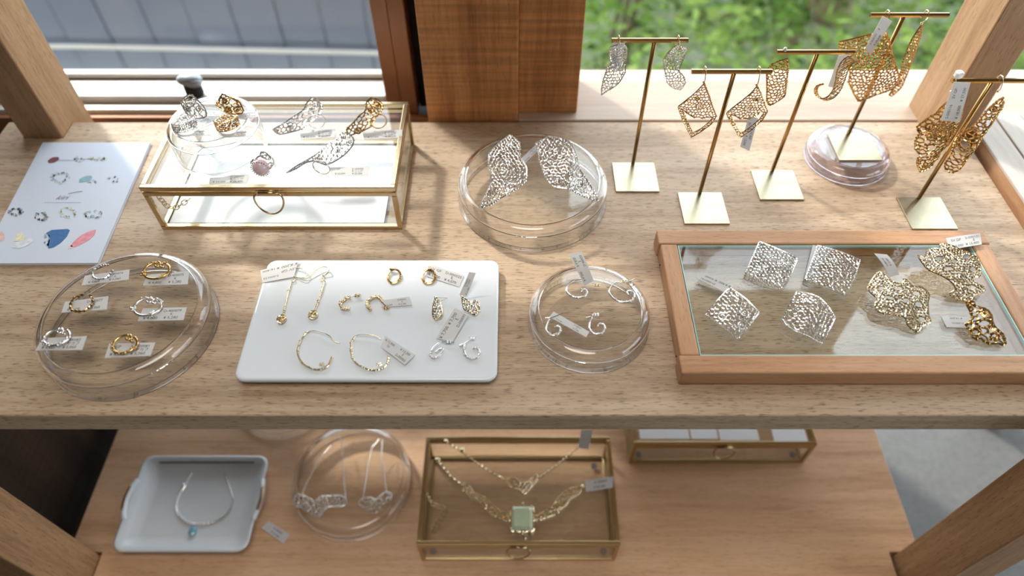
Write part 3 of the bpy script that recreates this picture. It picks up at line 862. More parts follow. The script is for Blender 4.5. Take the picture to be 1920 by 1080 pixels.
# lid chain inside the box, link by link
cp = [PY(296, 367, .566), PY(305, 377, .567), PY(314, 387, .568), PY(328, 390, .570), PY(341, 383, .575), PY(352, 375, .580), PY(362, 369, .584)]
pts = resample(smooth_path(cp, 8), .0052)
for i in range(len(pts) - 1):
    a, b = pts[i], pts[i + 1]; t = (b - a).normalized(); sd = t.cross(Vector((0, -.7, .7))).normalized(); up = sd.cross(t)
    d = sd if i % 2 else (sd * .35 + up * .9).normalized()
    m = MB(); c = (a + b) / 2
    m.tube([c + t * .0037 * math.cos(w) + d * .0027 * math.sin(w) for w in np.linspace(0, 2 * math.pi, 12, endpoint=False)], .0006, 5, closed=True)
    m.build('chain_link', 'brass_frame', box1, smooth=True)
LID = BH            # height of the lid's bars; the lid pane lies just below
PANE1 = BH - .0028 + .0009
# ---- upside-down dish on the lid
D1C = (-.3355, .6225, LID + .0002); D1R, D1H = .0500, .0425
glass_dish('glass_dish', D1C, D1R, D1H, 'clear round dish upturned on the large glass box with four rings', 'upturned glass dishes')
D1Z = LID + D1H

def band_ring(c, r, axis_yaw, wire, parent, name='band', tilt=90, mat='silver', frac=1.0):
    """plain finger band: circle standing on the surface"""
    pl = Plane(c, tilt, axis_yaw); m = MB()
    m.tube([pl.pt(r * math.cos(a), r + r * math.sin(a)) for a in np.linspace(0, 2 * math.pi, 26, endpoint=False)], wire, 6, closed=True)
    return m.build(name, mat, parent, smooth=True)
def lace_ring(label, plane, outline, cell, wire, mat, seed, band_r, band_pos, swirls=(), holes=(), bend=None, band_yaw=0, band_mat=None, round_edge=True):
    base = plane.p0
    root = thing('lace_ring', base, label, 'ring', 'rings on the large glass box')
    m = MB(); lace_px(m, plane, outline, cell, wire, seed, holes=holes, swirls=swirls, bend=bend, round_edge=round_edge)
    m.build('lace_face', mat, root)
    if band_r: band_ring(band_pos, band_r, band_yaw, .0008, root, mat=band_mat or mat)
    return root
arch = lambda h: (lambda s, t: h * math.sin(math.pi * min(1, max(0, s))))
# on the dish
z = D1Z
def dish_ring(label, outl, mat, seed, cell, swirls, tilt, bu, bv):
    p0 = P(bu, bv, z + .0015)
    lace_ring(label, Plane(p0, tilt, 0), outl, cell, .00075, mat, seed, .0085, (p0.x + .002, p0.y + .006, z + .001), swirls=swirls, bend=lambda s, t: .006 * math.sin(math.pi * s) - .002, band_yaw=8)
dish_ring('openwork silver ring at the back left of the upturned dish', [(338, 193), (347, 184), (360, 178), (371, 187), (381, 200), (386, 214), (382, 221), (366, 221), (352, 212), (345, 203)], 'silver', 21, .0052, [(363, 193, 5), (375, 204, 5), (356, 204, 5)], 55, 362, 221)
dish_ring('openwork gold ring at the back right of the upturned dish', [(404, 197), (412, 187), (420, 177), (435, 183), (448, 190), (455, 208), (450, 214), (440, 214), (428, 211), (415, 205)], 'gold', 22, .0056, [(424, 188, 5), (446, 206, 6), (430, 204, 5)], 55, 430, 214)
def band_shape(label, mat, u, v, w_px, seed):
    """short wide lace band standing on its side"""
    p = P(u, v, z); r = .0118; hgt = .0100
    root = thing('lace_ring', p, label, 'ring', 'rings on the large glass box')
    rnd = random.Random(seed); m = MB(); n = 26
    def pt(a, h): return Vector((p.x + r * math.cos(a) * 1.05, p.y + r * .8 + r * math.sin(a), z + .001 + h * hgt + .003 * math.cos(a - 5.5)))
    A = [pt(a, 0) for a in np.linspace(3.3, 6.7, n)]; B = [pt(a, 1) for a in np.linspace(3.3, 6.7, n)]
    ribbon(m, A, B, .0006, .0022, seed, mid=3)
    A2 = [pt(a, .25) for a in np.linspace(.45, 3.3, 14)]; B2 = [pt(a, .85) for a in np.linspace(.45, 3.3, 14)]
    ribbon(m, A2, B2, .0006, .003, seed + 1, mid=1)
    m.build('lace_band', mat, root)
band_shape('short silver lace band ring at the front left of the upturned dish', 'silver', 344, 250, 30, 5)
band_shape('short gold lace band ring at the front right of the upturned dish', 'gold', 424, 248, 32, 6)
# long armour rings on the lid
ZL = PANE1
zr = ZL + .002
pl = Plane(P(525, 252, zr), 42, 0)
lace_ring('long silver lace finger ring lying along the back of the glass box', pl, [(513, 243), (525, 252), (547, 249), (567, 243), (580, 232), (594, 220), (603, 207), (602, 195), (588, 184), (576, 195), (570, 208), (555, 218), (528, 235)], .0054, .0008, 'silver', 31, .0095, P(597, 240, zr), swirls=[(520, 243, 4), (548, 242, 6), (596, 200, 6), (583, 205, 5)], bend=arch(.004), band_yaw=20)
pl = Plane(P(650, 252, zr), 42, 0)
lace_ring('long gold lace finger ring leaning at the back right of the glass box', pl, [(650, 243), (657, 254), (672, 249), (682, 246), (698, 237), (704, 222), (714, 210), (717, 197), (710, 188), (697, 185), (688, 194), (687, 208), (676, 217), (662, 232)], .0052, .0008, 'gold', 32, .0095, P(712, 240, zr), swirls=[(673, 246, 6), (708, 199, 6), (697, 208, 5)], bend=arch(.004), band_yaw=20)
pl = Plane(P(600, 312, zr + .001), 38, 0)
lace_ring('long silver lace ring ending in a thin pointed tail, on the glass box', pl, [(538, 324), (556, 313), (578, 302), (592, 294), (610, 280), (632, 263), (645, 249), (656, 252), (664, 262), (660, 275), (648, 290), (632, 302), (615, 311), (603, 307), (590, 303), (575, 306), (556, 317)], .0050, .0008, 'silver', 33, .0095, P(606, 326, zr), swirls=[(638, 283, 6), (658, 266, 5), (648, 257, 5), (602, 299, 5)], bend=arch(.005), band_yaw=-10, round_edge=False)
# pink stone ring
p = P(490, 330, ZL)
pr = thing('stone_ring', p, 'silver ring with a big pale pink stone at the front of the glass box', 'ring', 'rings on the large glass box')
c = PY(489, 314, p.y + .006)
m = MB(); m.ball(c, (.0092, .0085, .0098), 14, 9); m.build('pink_stone', 'pink_stone', pr, smooth=True, label='pale pink rounded stone')
m = MB()
for a in np.linspace(0, 6.28, 22, endpoint=False): m.bead(c + Vector((.0096 * math.cos(a), -.003, .0100 * math.sin(a))), .0011)
m.build('claws', 'silver', pr)
m = MB(); pl = Plane(c, 60, 0)
lace_px(m, pl, [(487, 293), (490, 284), (498, 286), (508, 295), (506, 300), (498, 298)], .0036, .0006, 41)
lace_px(m, pl, [(500, 310), (508, 304), (511, 308), (507, 316), (502, 319)], .0036, .0006, 42)
lace_px(m, pl, [(470, 306), (474, 299), (482, 302), (478, 310)], .0036, .0006, 43)
m.build('lace_collar', 'silver', pr)
band_ring((c.x + .004, c.y + .006, ZL + .0008), .0095, 15, .0011, pr, mat='silver')
# ---- price tags on the box and its dish
def flat(u, v, z, tilt=0, yaw=0): return Plane(P(u, v, z), tilt, yaw)
zt = D1Z + .0006
gb = 'price tags on the large glass box'
price_tag('price tag behind the back-left silver ring on the upturned dish', flat(400, 215, zt), [(372, 208), (412, 208), (416, 218), (374, 218)], std_lines('D-200071', 'R', '19,800'), gb)
price_tag('price tag behind the back-right gold ring on the upturned dish', flat(460, 216, zt), [(430, 211), (482, 209), (486, 219), (434, 222)], std_lines('D-200072', 'R', '20,900'), gb)
price_tag('price tag behind the front-left silver ring on the upturned dish', flat(360, 250, zt), [(330, 245), (392, 244), (396, 253), (330, 256)], std_lines('D-200019', 'R', '9,900'), gb)
price_tag('price tag behind the front-right gold ring on the upturned dish', flat(440, 252, zt), [(408, 248), (472, 245), (474, 255), (408, 258)], std_lines('D-200020', 'R', '9,900'), gb)
zt = ZL + .0006
price_tag('price tag under the long silver ring at the back of the glass box', flat(595, 250, zt + .002, 8), [(562, 244), (629, 242), (627, 257), (564, 261)], std_lines('D-200061', 'R \u30ea\u30f3\u30b0', '22,000', '20,000'), gb)
price_tag('price tag under the long gold ring at the right of the glass box', flat(715, 250, zt + .002, 8), [(680, 246), (754, 243), (754, 258), (682, 261)], std_lines('D-200062', 'R \u30ea\u30f3\u30b0', '24,200', '22,000'), gb)
price_tag('grey price tag beside the pointed silver ring on the glass box', flat(655, 320, zt + .002, 8), [(618, 314), (694, 312), (690, 329), (620, 329)], std_lines('D-200055', 'R \u30ea\u30f3\u30b0', '25,300', '23,000', 'SV'), gb)
price_tag('price tag left of the pink stone ring on the glass box', flat(430, 335, zt), [(394, 329), (468, 327), (464, 343), (392, 345)], std_lines('D-200047', 'R \u30ea\u30f3\u30b0', '26,400', '24,000', 'SV'), gb)

# ---- big round dishes on the shelf
ZD2 = .034
glass_dish('glass_dish', (.0219, .6105, 0.0003), .0885, ZD2, 'big clear upturned dish carrying two curled silver earrings, at the back', 'upturned glass dishes')
ZD3 = .034
glass_dish('glass_dish', (-.3925, .4130, 0.0003), .0835, ZD3, 'clear upturned dish with six ear cuffs, at the front left', 'upturned glass dishes')
ZD4 = .0275
glass_dish('glass_dish', (.0772, .4225, 0.0003), .0618, ZD4, 'small clear upturned dish with four silver hoops, right of the white plate', 'upturned glass dishes')
ZD5 = .0215
glass_dish('glass_dish', (.4243, .6825, 0.0003), .0507, ZD5, 'small pearly upturned dish under a brass earring stand', 'upturned glass dishes', mat='dish_glass_pearl', wallmat='pearl_glass')

# ---- two big curled silver earrings on the back dish
def earring(label, p0, group, name='earring'): return thing(name, p0, label, 'earring', group)
S2 = lambda h: (lambda s, t: h * math.sin(2 * math.pi * t + .6) + .3 * h * math.sin(math.pi * s))
p0 = P(915, 391, ZD2 + .0022)
e1 = earring('left one of two big curled silver lace earrings on the back dish', p0, 'curled silver lace earrings on the back dish')
m = MB(); lace_px(m, Plane(p0, 40, 0), [(955, 251), (966, 257), (975, 267), (974, 283), (976, 298), (987, 315), (987, 330), (985, 341), (970, 355), (940, 372), (920, 384), (899, 390), (905, 377), (912, 365), (922, 345), (919, 330), (917, 317), (916, 300), (917, 287), (935, 267)], .0040, .0007, 51, swirls=[(950, 350, 6), (955, 270, 5)], bend=lambda s, t: .013 * math.sin(3.6 * t) - .011 * abs(s - .5), round_edge=False)
m.build('lace_leaf', 'silver', e1)
p0 = P(1110, 377, ZD2 + .0022)
e2 = earring('right one of two big curled silver lace earrings on the back dish', p0, 'curled silver lace earrings on the back dish')
m = MB(); lace_px(m, Plane(p0, 40, 0), [(1030, 252), (1048, 256), (1065, 262), (1073, 273), (1077, 285), (1082, 303), (1086, 322), (1096, 335), (1105, 347), (1115, 362), (1124, 376), (1106, 372), (1090, 367), (1065, 355), (1048, 353), (1035, 350), (1027, 341), (1020, 330), (1015, 315), (1010, 300), (1009, 285), (1004, 267), (1016, 260)], .0040, .0007, 52, swirls=[(1040, 340, 7), (1085, 345, 7)], holes=[(1061, 334, 6, 8)], bend=lambda s, t: .013 * math.sin(3.6 * t) - .011 * abs(s - .5), round_edge=False)
m.build('lace_leaf', 'silver', e2)
price_tag('price tag between the two big curled silver earrings', Plane(P(985, 305, ZD2 + .012), 30, 0), [(976, 298), (1004, 272), (1010, 281), (984, 306)], std_lines('S-000108', 'E', '33,000', '30,000'), 'price tags on the back dish')

# ---- ear cuffs on the front-left dish
zc = ZD3
def cuff(label, u, v, ru, mat, seed, gap_a, gap_w, style, yaw=0, tilt=10, stretch=1.0):
    """open ring lying on the dish; ru = half width on the photograph"""
    c = P(u, v, zc + .0025); r = abs(P(u + ru, v, zc).x - c.x)
    pl = Plane(c + Vector((0, 0, .0015)), tilt, yaw)
    root = thing('ear_cuff', c, label, 'ear cuff', 'ear cuffs on the front-left dish')
    a0 = math.radians(gap_a + gap_w / 2); a1 = math.radians(gap_a + 360 - gap_w / 2)
    arc = [pl.pt(r * math.cos(a), r * stretch * math.sin(a)) for a in np.linspace(a0, a1, 44)]
    m = MB()
    if style == 'beaded':
        beaded(m, arc, .0021, .0040, seed, .30, .42, 1.1)
    else:
        m.tube(arc, .0014, 7)
        rnd = random.Random(seed)
        if style == 'lumpy':
            n = len(arc)
            for p in arc[int(n * .30):int(n * .82)]:
                for k in range(2): m.bead(p + Vector((rnd.uniform(-1, 1), rnd.uniform(-1, 1), rnd.uniform(-.5, 1))) * .0013, .0014 * rnd.uniform(.8, 1.3))
        else:
            n = len(arc)
            for c0 in (.30, .33, .36, .62, .66):
                for k in range(5): m.bead(arc[int(n * c0)] + Vector((rnd.uniform(-1, 1), rnd.uniform(-1, 1), rnd.uniform(-.3, 1))) * .0022, .0014 * rnd.uniform(.8, 1.3))
            for p in (arc[0], arc[2], arc[4], arc[-1], arc[-3], arc[-5]):
                for k in range(3): m.bead(p + Vector((rnd.uniform(-1, 1), rnd.uniform(-1, 1), rnd.uniform(0, 1))) * .0017, .0012)
    m.build('cuff_wire', mat, root, smooth=(style != 'beaded'))
    if style != 'beaded':
        for end, sgn, av in ((arc[0], 1, a0), (arc[-1], -1, a1)):
            m = MB(); rr = r * .30
            cc = (r * math.cos(av) * .72, r * stretch * math.sin(av) * .72); st = math.atan2(math.sin(av), math.cos(av))
            m.tube([pl.pt(cc[0] + rr * (1 - .55 * k / 14) * math.cos(st - sgn * 4.6 * k / 14), cc[1] + rr * (1 - .55 * k / 14) * math.sin(st - sgn * 4.6 * k / 14)) for k in range(15)], .0012, 6)
            m.build('curl', mat, root, smooth=True)
    return root
cuff('silver ear cuff of small dots at the back of the front-left dish', 193, 512, 20.5, 'silver', 1, 40, 50, 'beaded', tilt=8, stretch=.92)
cuff('gold ear cuff with knots and curled ends at the back right of the dish', 295, 509, 27, 'gold', 2, 80, 42, 'knots', tilt=3, stretch=.80)
cuff('gold ear cuff of small dots at the middle left of the dish', 154, 570, 23.5, 'gold', 3, 78, 42, 'beaded', tilt=8, stretch=.92)
cuff('silver ear cuff with knots and curled ends at the middle right of the dish', 278, 577, 28, 'silver', 4, 75, 42, 'knots', tilt=3, stretch=.80)
cuff('silver ear cuff with curled ends at the front left of the dish', 108, 634, 27, 'silver', 5, 70, 44, 'lumpy', tilt=2, stretch=.80)
cuff('gold ear cuff with curled ends at the front right of the dish', 236, 647, 25.5, 'gold', 6, 62, 46, 'lumpy', tilt=5, stretch=.86)
zt = ZD3 + .0006; gd = 'price tags on the front-left dish'
ear = '\u30a4\u30e4\u30ab\u30d5'
price_tag('price tag under the silver dotted cuff at the back of the dish', flat(200, 520, zt), [(159, 517), (243, 505), (241, 524), (153, 535)], std_lines('D-400076', 'K', '5,060', '4,600'), gd)
price_tag('price tag under the knotted gold cuff at the back right of the dish', flat(310, 520, zt), [(276, 515), (354, 508), (352, 533), (268, 535)], std_lines('D-400075', 'K', '5,280', '4,800'), gd)
price_tag('price tag under the gold dotted cuff at the middle left', flat(160, 568, zt), [(122, 566), (203, 555), (200, 580), (115, 586)], std_lines('D-400077', 'K', '5,060', '4,600'), gd)
price_tag('price tag under the knotted silver cuff reading 5,280', flat(305, 585, zt), [(268, 578), (350, 576), (344, 600), (258, 602)], std_lines('D-400079', 'K', '5,280', '4,800'), gd)
price_tag('price tag under the curled silver cuff at the front left', flat(120, 645, zt), [(80, 634), (163, 630), (154, 656), (66, 657)], std_lines('D-400083', ear, '5,060', '4,600'), gd)
price_tag('price tag under the curled gold cuff at the front right', flat(245, 655, zt), [(205, 644), (291, 642), (282, 667), (196, 671)], std_lines('D-400081', ear, '5,060', '4,600', 'GP'), gd)

# ---- four silver hoops on the small dish
zc = ZD4
def hoop(label, path, mat, r, seed, z, group, lumps=(.3, .8), post=None, stud=None, stop=None, lean=.0, both=False, cat='hoop_earring'):
    pts = [P(u, v, z + r + .0004) for u, v in path]
    n0 = len(pts)
    if lean: pts = [p + Vector((0, 0, lean * i / n0)) for i, p in enumerate(pts)]
    root = thing(cat, pts[len(pts) // 2], label, 'earring', group)
    sm = smooth_path(pts, 7); m = MB(); m.tube(sm, r, 7)
    rnd = random.Random(seed); n = len(sm)
    for p in sm[int(n * lumps[0]):int(n * lumps[1])]:
        if rnd.random() < .8: m.bead(p + Vector((rnd.uniform(-1, 1), rnd.uniform(-1, 1), rnd.uniform(0, 1))) * r * 1.1, r * rnd.uniform(.7, 1.15))
    m.build('hoop', mat, root, smooth=True)
    if post:
        m = MB(); m.tube(smooth_path([P(u, v, z + .004) for u, v in post], 4), .00045, 5); m.build('ear_post', mat, root)
    if stop:
        m = MB(); c = P(*stop, z + .0035)
        for k in (-1, 1): m.tube(circle_pts(c + Vector((k * .0016, 0, 0)), .0016, (.8, 0, .6), (0, 1, 0), 10), .0006, 5, closed=True)
        m.tube([c + Vector((-.002, -.001, 0)), c + Vector((.002, -.001, 0))], .0007, 5)
        m.build('ear_stop', stud or mat, root, smooth=True)
    return root
gh = 'silver hoops on the small dish'
hoop('silver hoop at the back left of the small dish, beside the upright tag', [(1088, 523), (1076, 526), (1066, 534), (1062, 545), (1068, 553), (1078, 557), (1092, 557), (1100, 552), (1100, 545), (1093, 543), (1090, 548)], 'silver', .0011, 1, ZD4, gh, (.3, .95), [(1088, 523), (1108, 530), (1126, 535)], 'pale_gold', (1120, 534))
hoop('silver hoop at the back right of the small dish', [(1162, 529), (1153, 530), (1145, 538), (1142, 548), (1150, 559), (1163, 566), (1178, 566), (1187, 561), (1190, 553), (1184, 546), (1176, 547), (1178, 553)], 'silver', .0011, 2, ZD4, gh, (.35, .95), [(1150, 532), (1172, 530), (1190, 523)], 'pale_gold', (1171, 527))
hoop('silver swirl hoop at the front left of the small dish', [(1022, 596), (1031, 597), (1027, 607), (1024, 618), (1030, 627), (1041, 629), (1050, 622), (1050, 614), (1043, 611), (1040, 614)], 'silver', .0010, 3, ZD4, gh, (.35, .9), [(1030, 597), (1044, 592), (1056, 587)])
hoop('silver swirl hoop at the front middle of the small dish', [(1099, 596), (1110, 595), (1106, 606), (1106, 618), (1115, 626), (1128, 625), (1134, 617), (1132, 609), (1124, 607), (1121, 612)], 'silver', .0010, 4, ZD4, gh, (.35, .9), [(1100, 597), (1117, 590), (1132, 584)], 'silver', (1117, 590))
price_tag('tall price tag standing at the back of the small dish', Plane(P(1100, 531, ZD4 + .004), 35, 0), [(1113, 526), (1091, 472), (1066, 475), (1096, 536)], std_lines('D-400033', 'E', '6,820', '6,200'), 'price tags on the small dish', bend=.002)
price_tag('long price tag lying at the front of the small dish', Plane(P(1065, 612, ZD4 + .003), 3, 0), [(1038, 584), (1105, 622), (1099, 632), (1030, 594)], std_lines('D-400035', 'E', '5,940', '5,400'), 'price tags on the small dish')
# ---- white porcelain plate
def rrect(x0, x1, y0, y1, r, n=6):
    out = []
    for cx, cy, a in ((x1 - r, y1 - r, 0), (x0 + r, y1 - r, 90), (x0 + r, y0 + r, 180), (x1 - r, y0 + r, 270)):
        for k in range(n + 1):
            w = math.radians(a + 90 * k / n); out.append((cx + r * math.cos(w), cy + r * math.sin(w)))
    return out
def loft(mb, rings, cap0=True, cap1=True):
    n = len(rings[0]); o = len(mb.v)
    for r in rings: mb.v += [tuple(p) for p in r]
    for i in range(len(rings) - 1):
        for k in range(n):
            k2 = (k + 1) % n
            mb.f.append((o + i * n + k, o + i * n + k2, o + (i + 1) * n + k2, o + (i + 1) * n + k)); mb.mi.append(0)
    if cap0: mb.f.append(tuple(o + k for k in range(n - 1, -1, -1))); mb.mi.append(0)
    if cap1: mb.f.append(tuple(o + (len(rings) - 1) * n + k for k in range(n))); mb.mi.append(0)
ZP = .0120
px0, px1 = P(436, 712, ZP).x, P(932, 712, ZP).x
py0, py1 = P(700, 713, ZP).y, P(700, 487, ZP).y
m = MB(); rr = lambda d, z: [(x, y, z) for x, y in rrect(px0 + d, px1 - d, py0 + d, py1 - d, .010)]
loft(m, [rr(.006, .0002), rr(.003, .002), rr(.0008, .007), rr(0, .0100), rr(.0005, .0114), rr(.0016, ZP), rr(.004, ZP - .0003), rr(.009, ZP - .0008)])
pl_o = m.build('porcelain_plate', 'porcelain', None, smooth=True, origin=((px0 + px1) / 2, (py0 + py1) / 2, 0))
tag_props(pl_o, 'white porcelain rectangular plate carrying six pairs of earrings', 'plate')
zp = ZP - .0006
gp = 'earrings on the white plate'
# long drop earrings with hooks
def drop(label, hookpx, top, rod, end, seed):
    c = P(*rod[0], zp + .003); root = earring(label, c, gp)
    m = MB(); path = [P(*q, zp + .0018) for q in rod]; beaded(m, smooth_path(path, 6), .0012, .0026, seed, .3, .8, 1.35); m.build('twisted_rod', 'pale_gold', root)
    m = MB(); pl = Plane(P(*end, zp + .0022), 6)
    a, b = pl.hit(*end)
    lace(m, ellipse(a, b, .0042, .0052, 14), lambda x, y: pl.pt(x, y, .001), .0030, .0007, seed, swirls=[(a, b - .0008, .0018)])
    m.ball(P(*end, zp + .0018), (.0034, .0044, .0012), 10, 6); m.build('lace_drop', 'pale_gold', root)
    m = MB(); m.tube(smooth_path([P(u, v, zp + .0012 + .0035 * h) for u, v, h in hookpx], 6), .0006, 6); m.bead(P(*top, zp + .002), .0016, fine=True); m.tube(circle_pts(P(top[0] - 3, top[1] + 7, zp + .0018), .0019, (1, 0, .2), (0, 1, .1), 12), .0005, 5, closed=True)
    m.build('ear_hook', 'pale_gold', root, smooth=True)
drop('left gold rod earring with hook under a grey price tag on the plate', [(554, 502, .3), (568, 504, .8), (576, 512, 1), (571, 520, 1), (560, 521, .4), (553, 518, 0)], (553, 519), [(546, 528), (541, 545), (536, 565), (531, 590)], (528, 599), 61)
drop('right gold rod earring with a swan-neck hook on the plate', [(561, 520, 0), (575, 521, .3), (588, 510, .8), (602, 501, 1), (613, 501, 1), (617, 508, 1), (612, 514, .4), (607, 518, 0)], (607, 517), [(608, 528), (602, 548), (596, 566), (590, 582)], (587, 591), 62)
price_tag('grey price tag at the back left corner of the white plate', Plane(P(520, 528, zp + .0012), 4), [(551, 519), (492, 530), (488, 507), (560, 488)], [('S-000173', .72, .66, .15, 'c'), ('SV GP', .24, .42, .15, 'c'), ('\u00a5 16,400', .72, .12, .15, 'c'), ('\u00a5 8,200', .22, .12, .15, 'c')], 'price tags on the white plate')
# little beaded rings with posts
def stud_ring(label, u, v, ru, rv, stop, seed):
    root = earring(label, P(u, v, zp), gp); m = MB()
    pl = Plane(P(u, v, zp + .0022), 8); a, b = pl.hit(u, v); r = abs(pl.hit(u + ru, v)[0] - a); r2 = abs(pl.hit(u, v - rv)[1] - b)
    beaded(m, [pl.pt(a + r * math.cos(w), b + r2 * math.sin(w)) for w in np.linspace(0, 2 * math.pi, 40)], .0017, .0030, seed, .25, .7, 1.1); m.build('beaded_ring', 'gold', root)
    m = MB(); c = P(*stop, zp + .004); m.box(c - Vector((.0022, .0012, .0024)), c + Vector((.0022, .0012, .0022))); m.tube([c + Vector((0, .001, 0)), P(u, v - rv, zp + .003)], .0005, 5); m.build('ear_stop', 'pale_gold', root, bevel=.0006)
stud_ring('left small beaded gold ring stud at the back of the plate', 739, 518, 12, 13, (734, 504), 63)
stud_ring('right small beaded gold ring stud beside a tilted tag on the plate', 804, 519, 12, 13, (806, 504), 64)
price_tag('price tag under the right beaded ring stud at the back of the plate', Plane(P(835, 520, zp + .001), 2), [(802, 494), (870, 516), (861, 538), (800, 518)], [('SV GP', .25, .62, .2, 'c'), ('D-000025', .74, .66, .2, 'c'), ('E', .72, .40, .2, 'c'), ('\u00a5 4,070', .70, .12, .2, 'c'), ('\u00a5 3,700', .22, .12, .2, 'c')], 'price tags on the white plate')
# half hoops
hoop('left half hoop of beaded gold with its butterfly clip, on the plate', [(657, 558), (648, 560), (640, 567), (639, 574), (645, 579), (656, 578)], 'pale_gold', .0015, 65, zp, gp, (0, 1), [(655, 558), (668, 554), (677, 552)], 'gold', (670, 554))
hoop('right half hoop of beaded gold with a clear tag, on the plate', [(717, 566), (711, 559), (703, 557), (694, 561), (689, 568), (690, 576), (695, 582)], 'pale_gold', .0015, 66, zp, gp, (0, 1), [(716, 566), (722, 573), (727, 577)], 'gold', (724, 577))
price_tag('pale raised tag beside the right beaded half hoop', Plane(P(715, 574, zp + .0015), 12), [(717, 563), (768, 556), (772, 572), (714, 576)], std_lines('D-400041', 'E', '6,160', '5,600'), 'price tags on the white plate')
# leaf studs
def leaf_stud(label, out, seed, pin, holes=()):
    u = sum(p[0] for p in out) / len(out); v = sum(p[1] for p in out) / len(out)
    root = earring(label, P(u, v, zp), gp); m = MB()
    lace_px(m, Plane(P(u, out[-1][1] if False else max(p[1] for p in out), zp + .0015), 22), out, .0036, .00065, seed, holes=holes, bend=arch(.002)); m.build('lace_leaf', 'pale_gold', root)
    if pin: m = MB(); m.tube([P(*q, zp + .0045) for q in pin], .00045, 5); m.build('ear_post', 'silver', root)
leaf_stud('left pale gold lace leaf stud with a pin, on the plate', [(817, 558), (825, 565), (828, 577), (830, 590), (825, 598), (815, 599), (811, 590), (812, 575)], 67, [(817, 558), (839, 559), (826, 565)])
leaf_stud('right pale gold lace leaf stud at the plate edge', [(866, 556), (874, 562), (882, 568), (891, 563), (898, 570), (898, 583), (890, 592), (880, 585), (870, 581), (868, 570)], 68, None, [(888, 578, 5, 4)])
price_tag('upright price tag behind the right lace leaf stud', Plane(P(872, 557, zp + .002), 42), [(877, 512), (890, 510), (874, 555), (861, 553)] if False else [(861, 553), (880, 510), (892, 512), (875, 556)], [('D-000071', .55, .66, .2, 'c'), ('\u00a5 12,650', .55, .36, .2, 'c'), ('\u00a5 11,500', .22, .08, .2, 'c')], 'price tags on the white plate')
# big hoops
def big_hoop(label, path, wire, knot, seed):
    root = earring(label, P(*path[4], zp), gp); m = MB()
    beaded(m, smooth_path([P(u, v, zp + .0018) for u, v in path], 7), .0014, .0026, seed, .4, .7, 1.2)
    for k in range(5): m.bead(P(*knot, zp + .003) + Vector((.0018 * math.cos(k * 1.3), .0018 * math.sin(k * 1.3), .0005 * k)), .0014)
    m.build('beaded_hoop', 'pale_gold', root)
    m = MB(); m.tube(smooth_path([P(u, v, zp + .0015 + h) for u, v, h in wire], 6), .00045, 5); m.build('ear_wire', 'pale_gold', root, smooth=True)
big_hoop('left large open gold hoop of beaded wire at the front of the plate', [(578, 622), (570, 628), (563, 640), (558, 655), (559, 667), (566, 679), (577, 688), (592, 693), (606, 691), (616, 684), (622, 669)], [(578, 622, 0), (590, 620, .003), (604, 623, .004), (618, 630, .003), (627, 640, .001), (637, 643, 0)], (604, 684), 69)
big_hoop('right large open gold hoop of beaded wire beside a tag on the plate', [(665, 631), (659, 640), (658, 655), (660, 668), (667, 680), (680, 688), (697, 694), (712, 692), (724, 684), (728, 668)], [(665, 631, 0), (675, 627, .003), (690, 627, .004), (705, 630, .003), (715, 637, .001)], (711, 684), 70)
price_tag('price tag over the right large gold hoop on the plate', Plane(P(740, 660, zp + .0035), 3), [(722, 629), (779, 665), (759, 684), (714, 650)], [('\u00a5 12,000', .22, .62, .19, 'c'), ('SV', .22, .30, .19, 'c'), ('\u00a5 13,200', .74, .66, .19, 'c'), ('E', .74, .40, .19, 'c'), ('D-000065', .74, .12, .19, 'c')], 'price tags on the white plate')
# silver swirls
hoop('left silver swirl hoop with a butterfly clip at the front right of the plate', [(824, 643), (815, 650), (808, 660), (808, 668), (818, 670), (828, 662), (830, 654), (824, 655), (817, 661)], 'silver', .0011, 71, zp, gp, (.2, .8), [(828, 641), (840, 641), (852, 642)], 'silver', (840, 641))
hoop('right silver swirl hoop at the front right corner of the plate', [(861, 649), (871, 644), (870, 656), (874, 667), (884, 673), (896, 669), (899, 660), (893, 652), (886, 654)], 'silver', .0011, 72, zp, gp, (.2, .9), [(864, 648), (880, 638), (893, 631)], 'silver', (884, 635))
price_tag('long slanted price tag above the left silver swirl on the plate', Plane(P(830, 640, zp + .002), 10), [(817, 634), (853, 577), (878, 590), (849, 641)], [('\u00a5 7,700', .22, .66, .2, 'c'), ('\u00a5 7,700', .68, .66, .2, 'c'), ('E', .72, .40, .2, 'c'), ('D-000091', .72, .12, .2, 'c')], 'price tags on the white plate')

# ---- wooden tray with a glass top
TX0, TX1, TY0, TY1, TZ, TR = .160, .5275, .348, .5362, .0215, .0205
tray = thing('glass_top_tray', (.344, .442, 0), 'reddish wooden frame tray with a glass top, at the front right', 'tray')
def tbox(name, a, b, mat, bevel=.0015):
    m = MB(); m.box(a, b); return m.build(name, mat, tray, bevel=bevel)
tbox('frame_rail', (TX0, TY0, .0004), (TX1, TY0 + TR, TZ), 'tray_wood')
tbox('frame_rail', (TX0, TY1 - TR, .0004), (TX1, TY1, TZ), 'tray_wood')
tbox('frame_rail', (TX0 + .002, TY0 + TR + .0004, .0004), (TX0 + TR, TY1 - TR - .0004, TZ - .0006), 'tray_wood_deep')
tbox('frame_rail', (TX1 - TR, TY0 + TR + .0004, .0004), (TX1 - .002, TY1 - TR - .0004, TZ - .0006), 'tray_wood_deep')
GZ = TZ - .0022
gx0, gx1, gy0, gy1 = TX0 + TR + .0008, TX1 - TR - .0008, TY0 + TR + .0008, TY1 - TR - .0008
tbox('glass_pane', (gx0 + .0012, gy0 + .0012, GZ - .003), (gx1 - .0012, gy1 - .0012, GZ), 'tray_glass', 0)
m = MB()
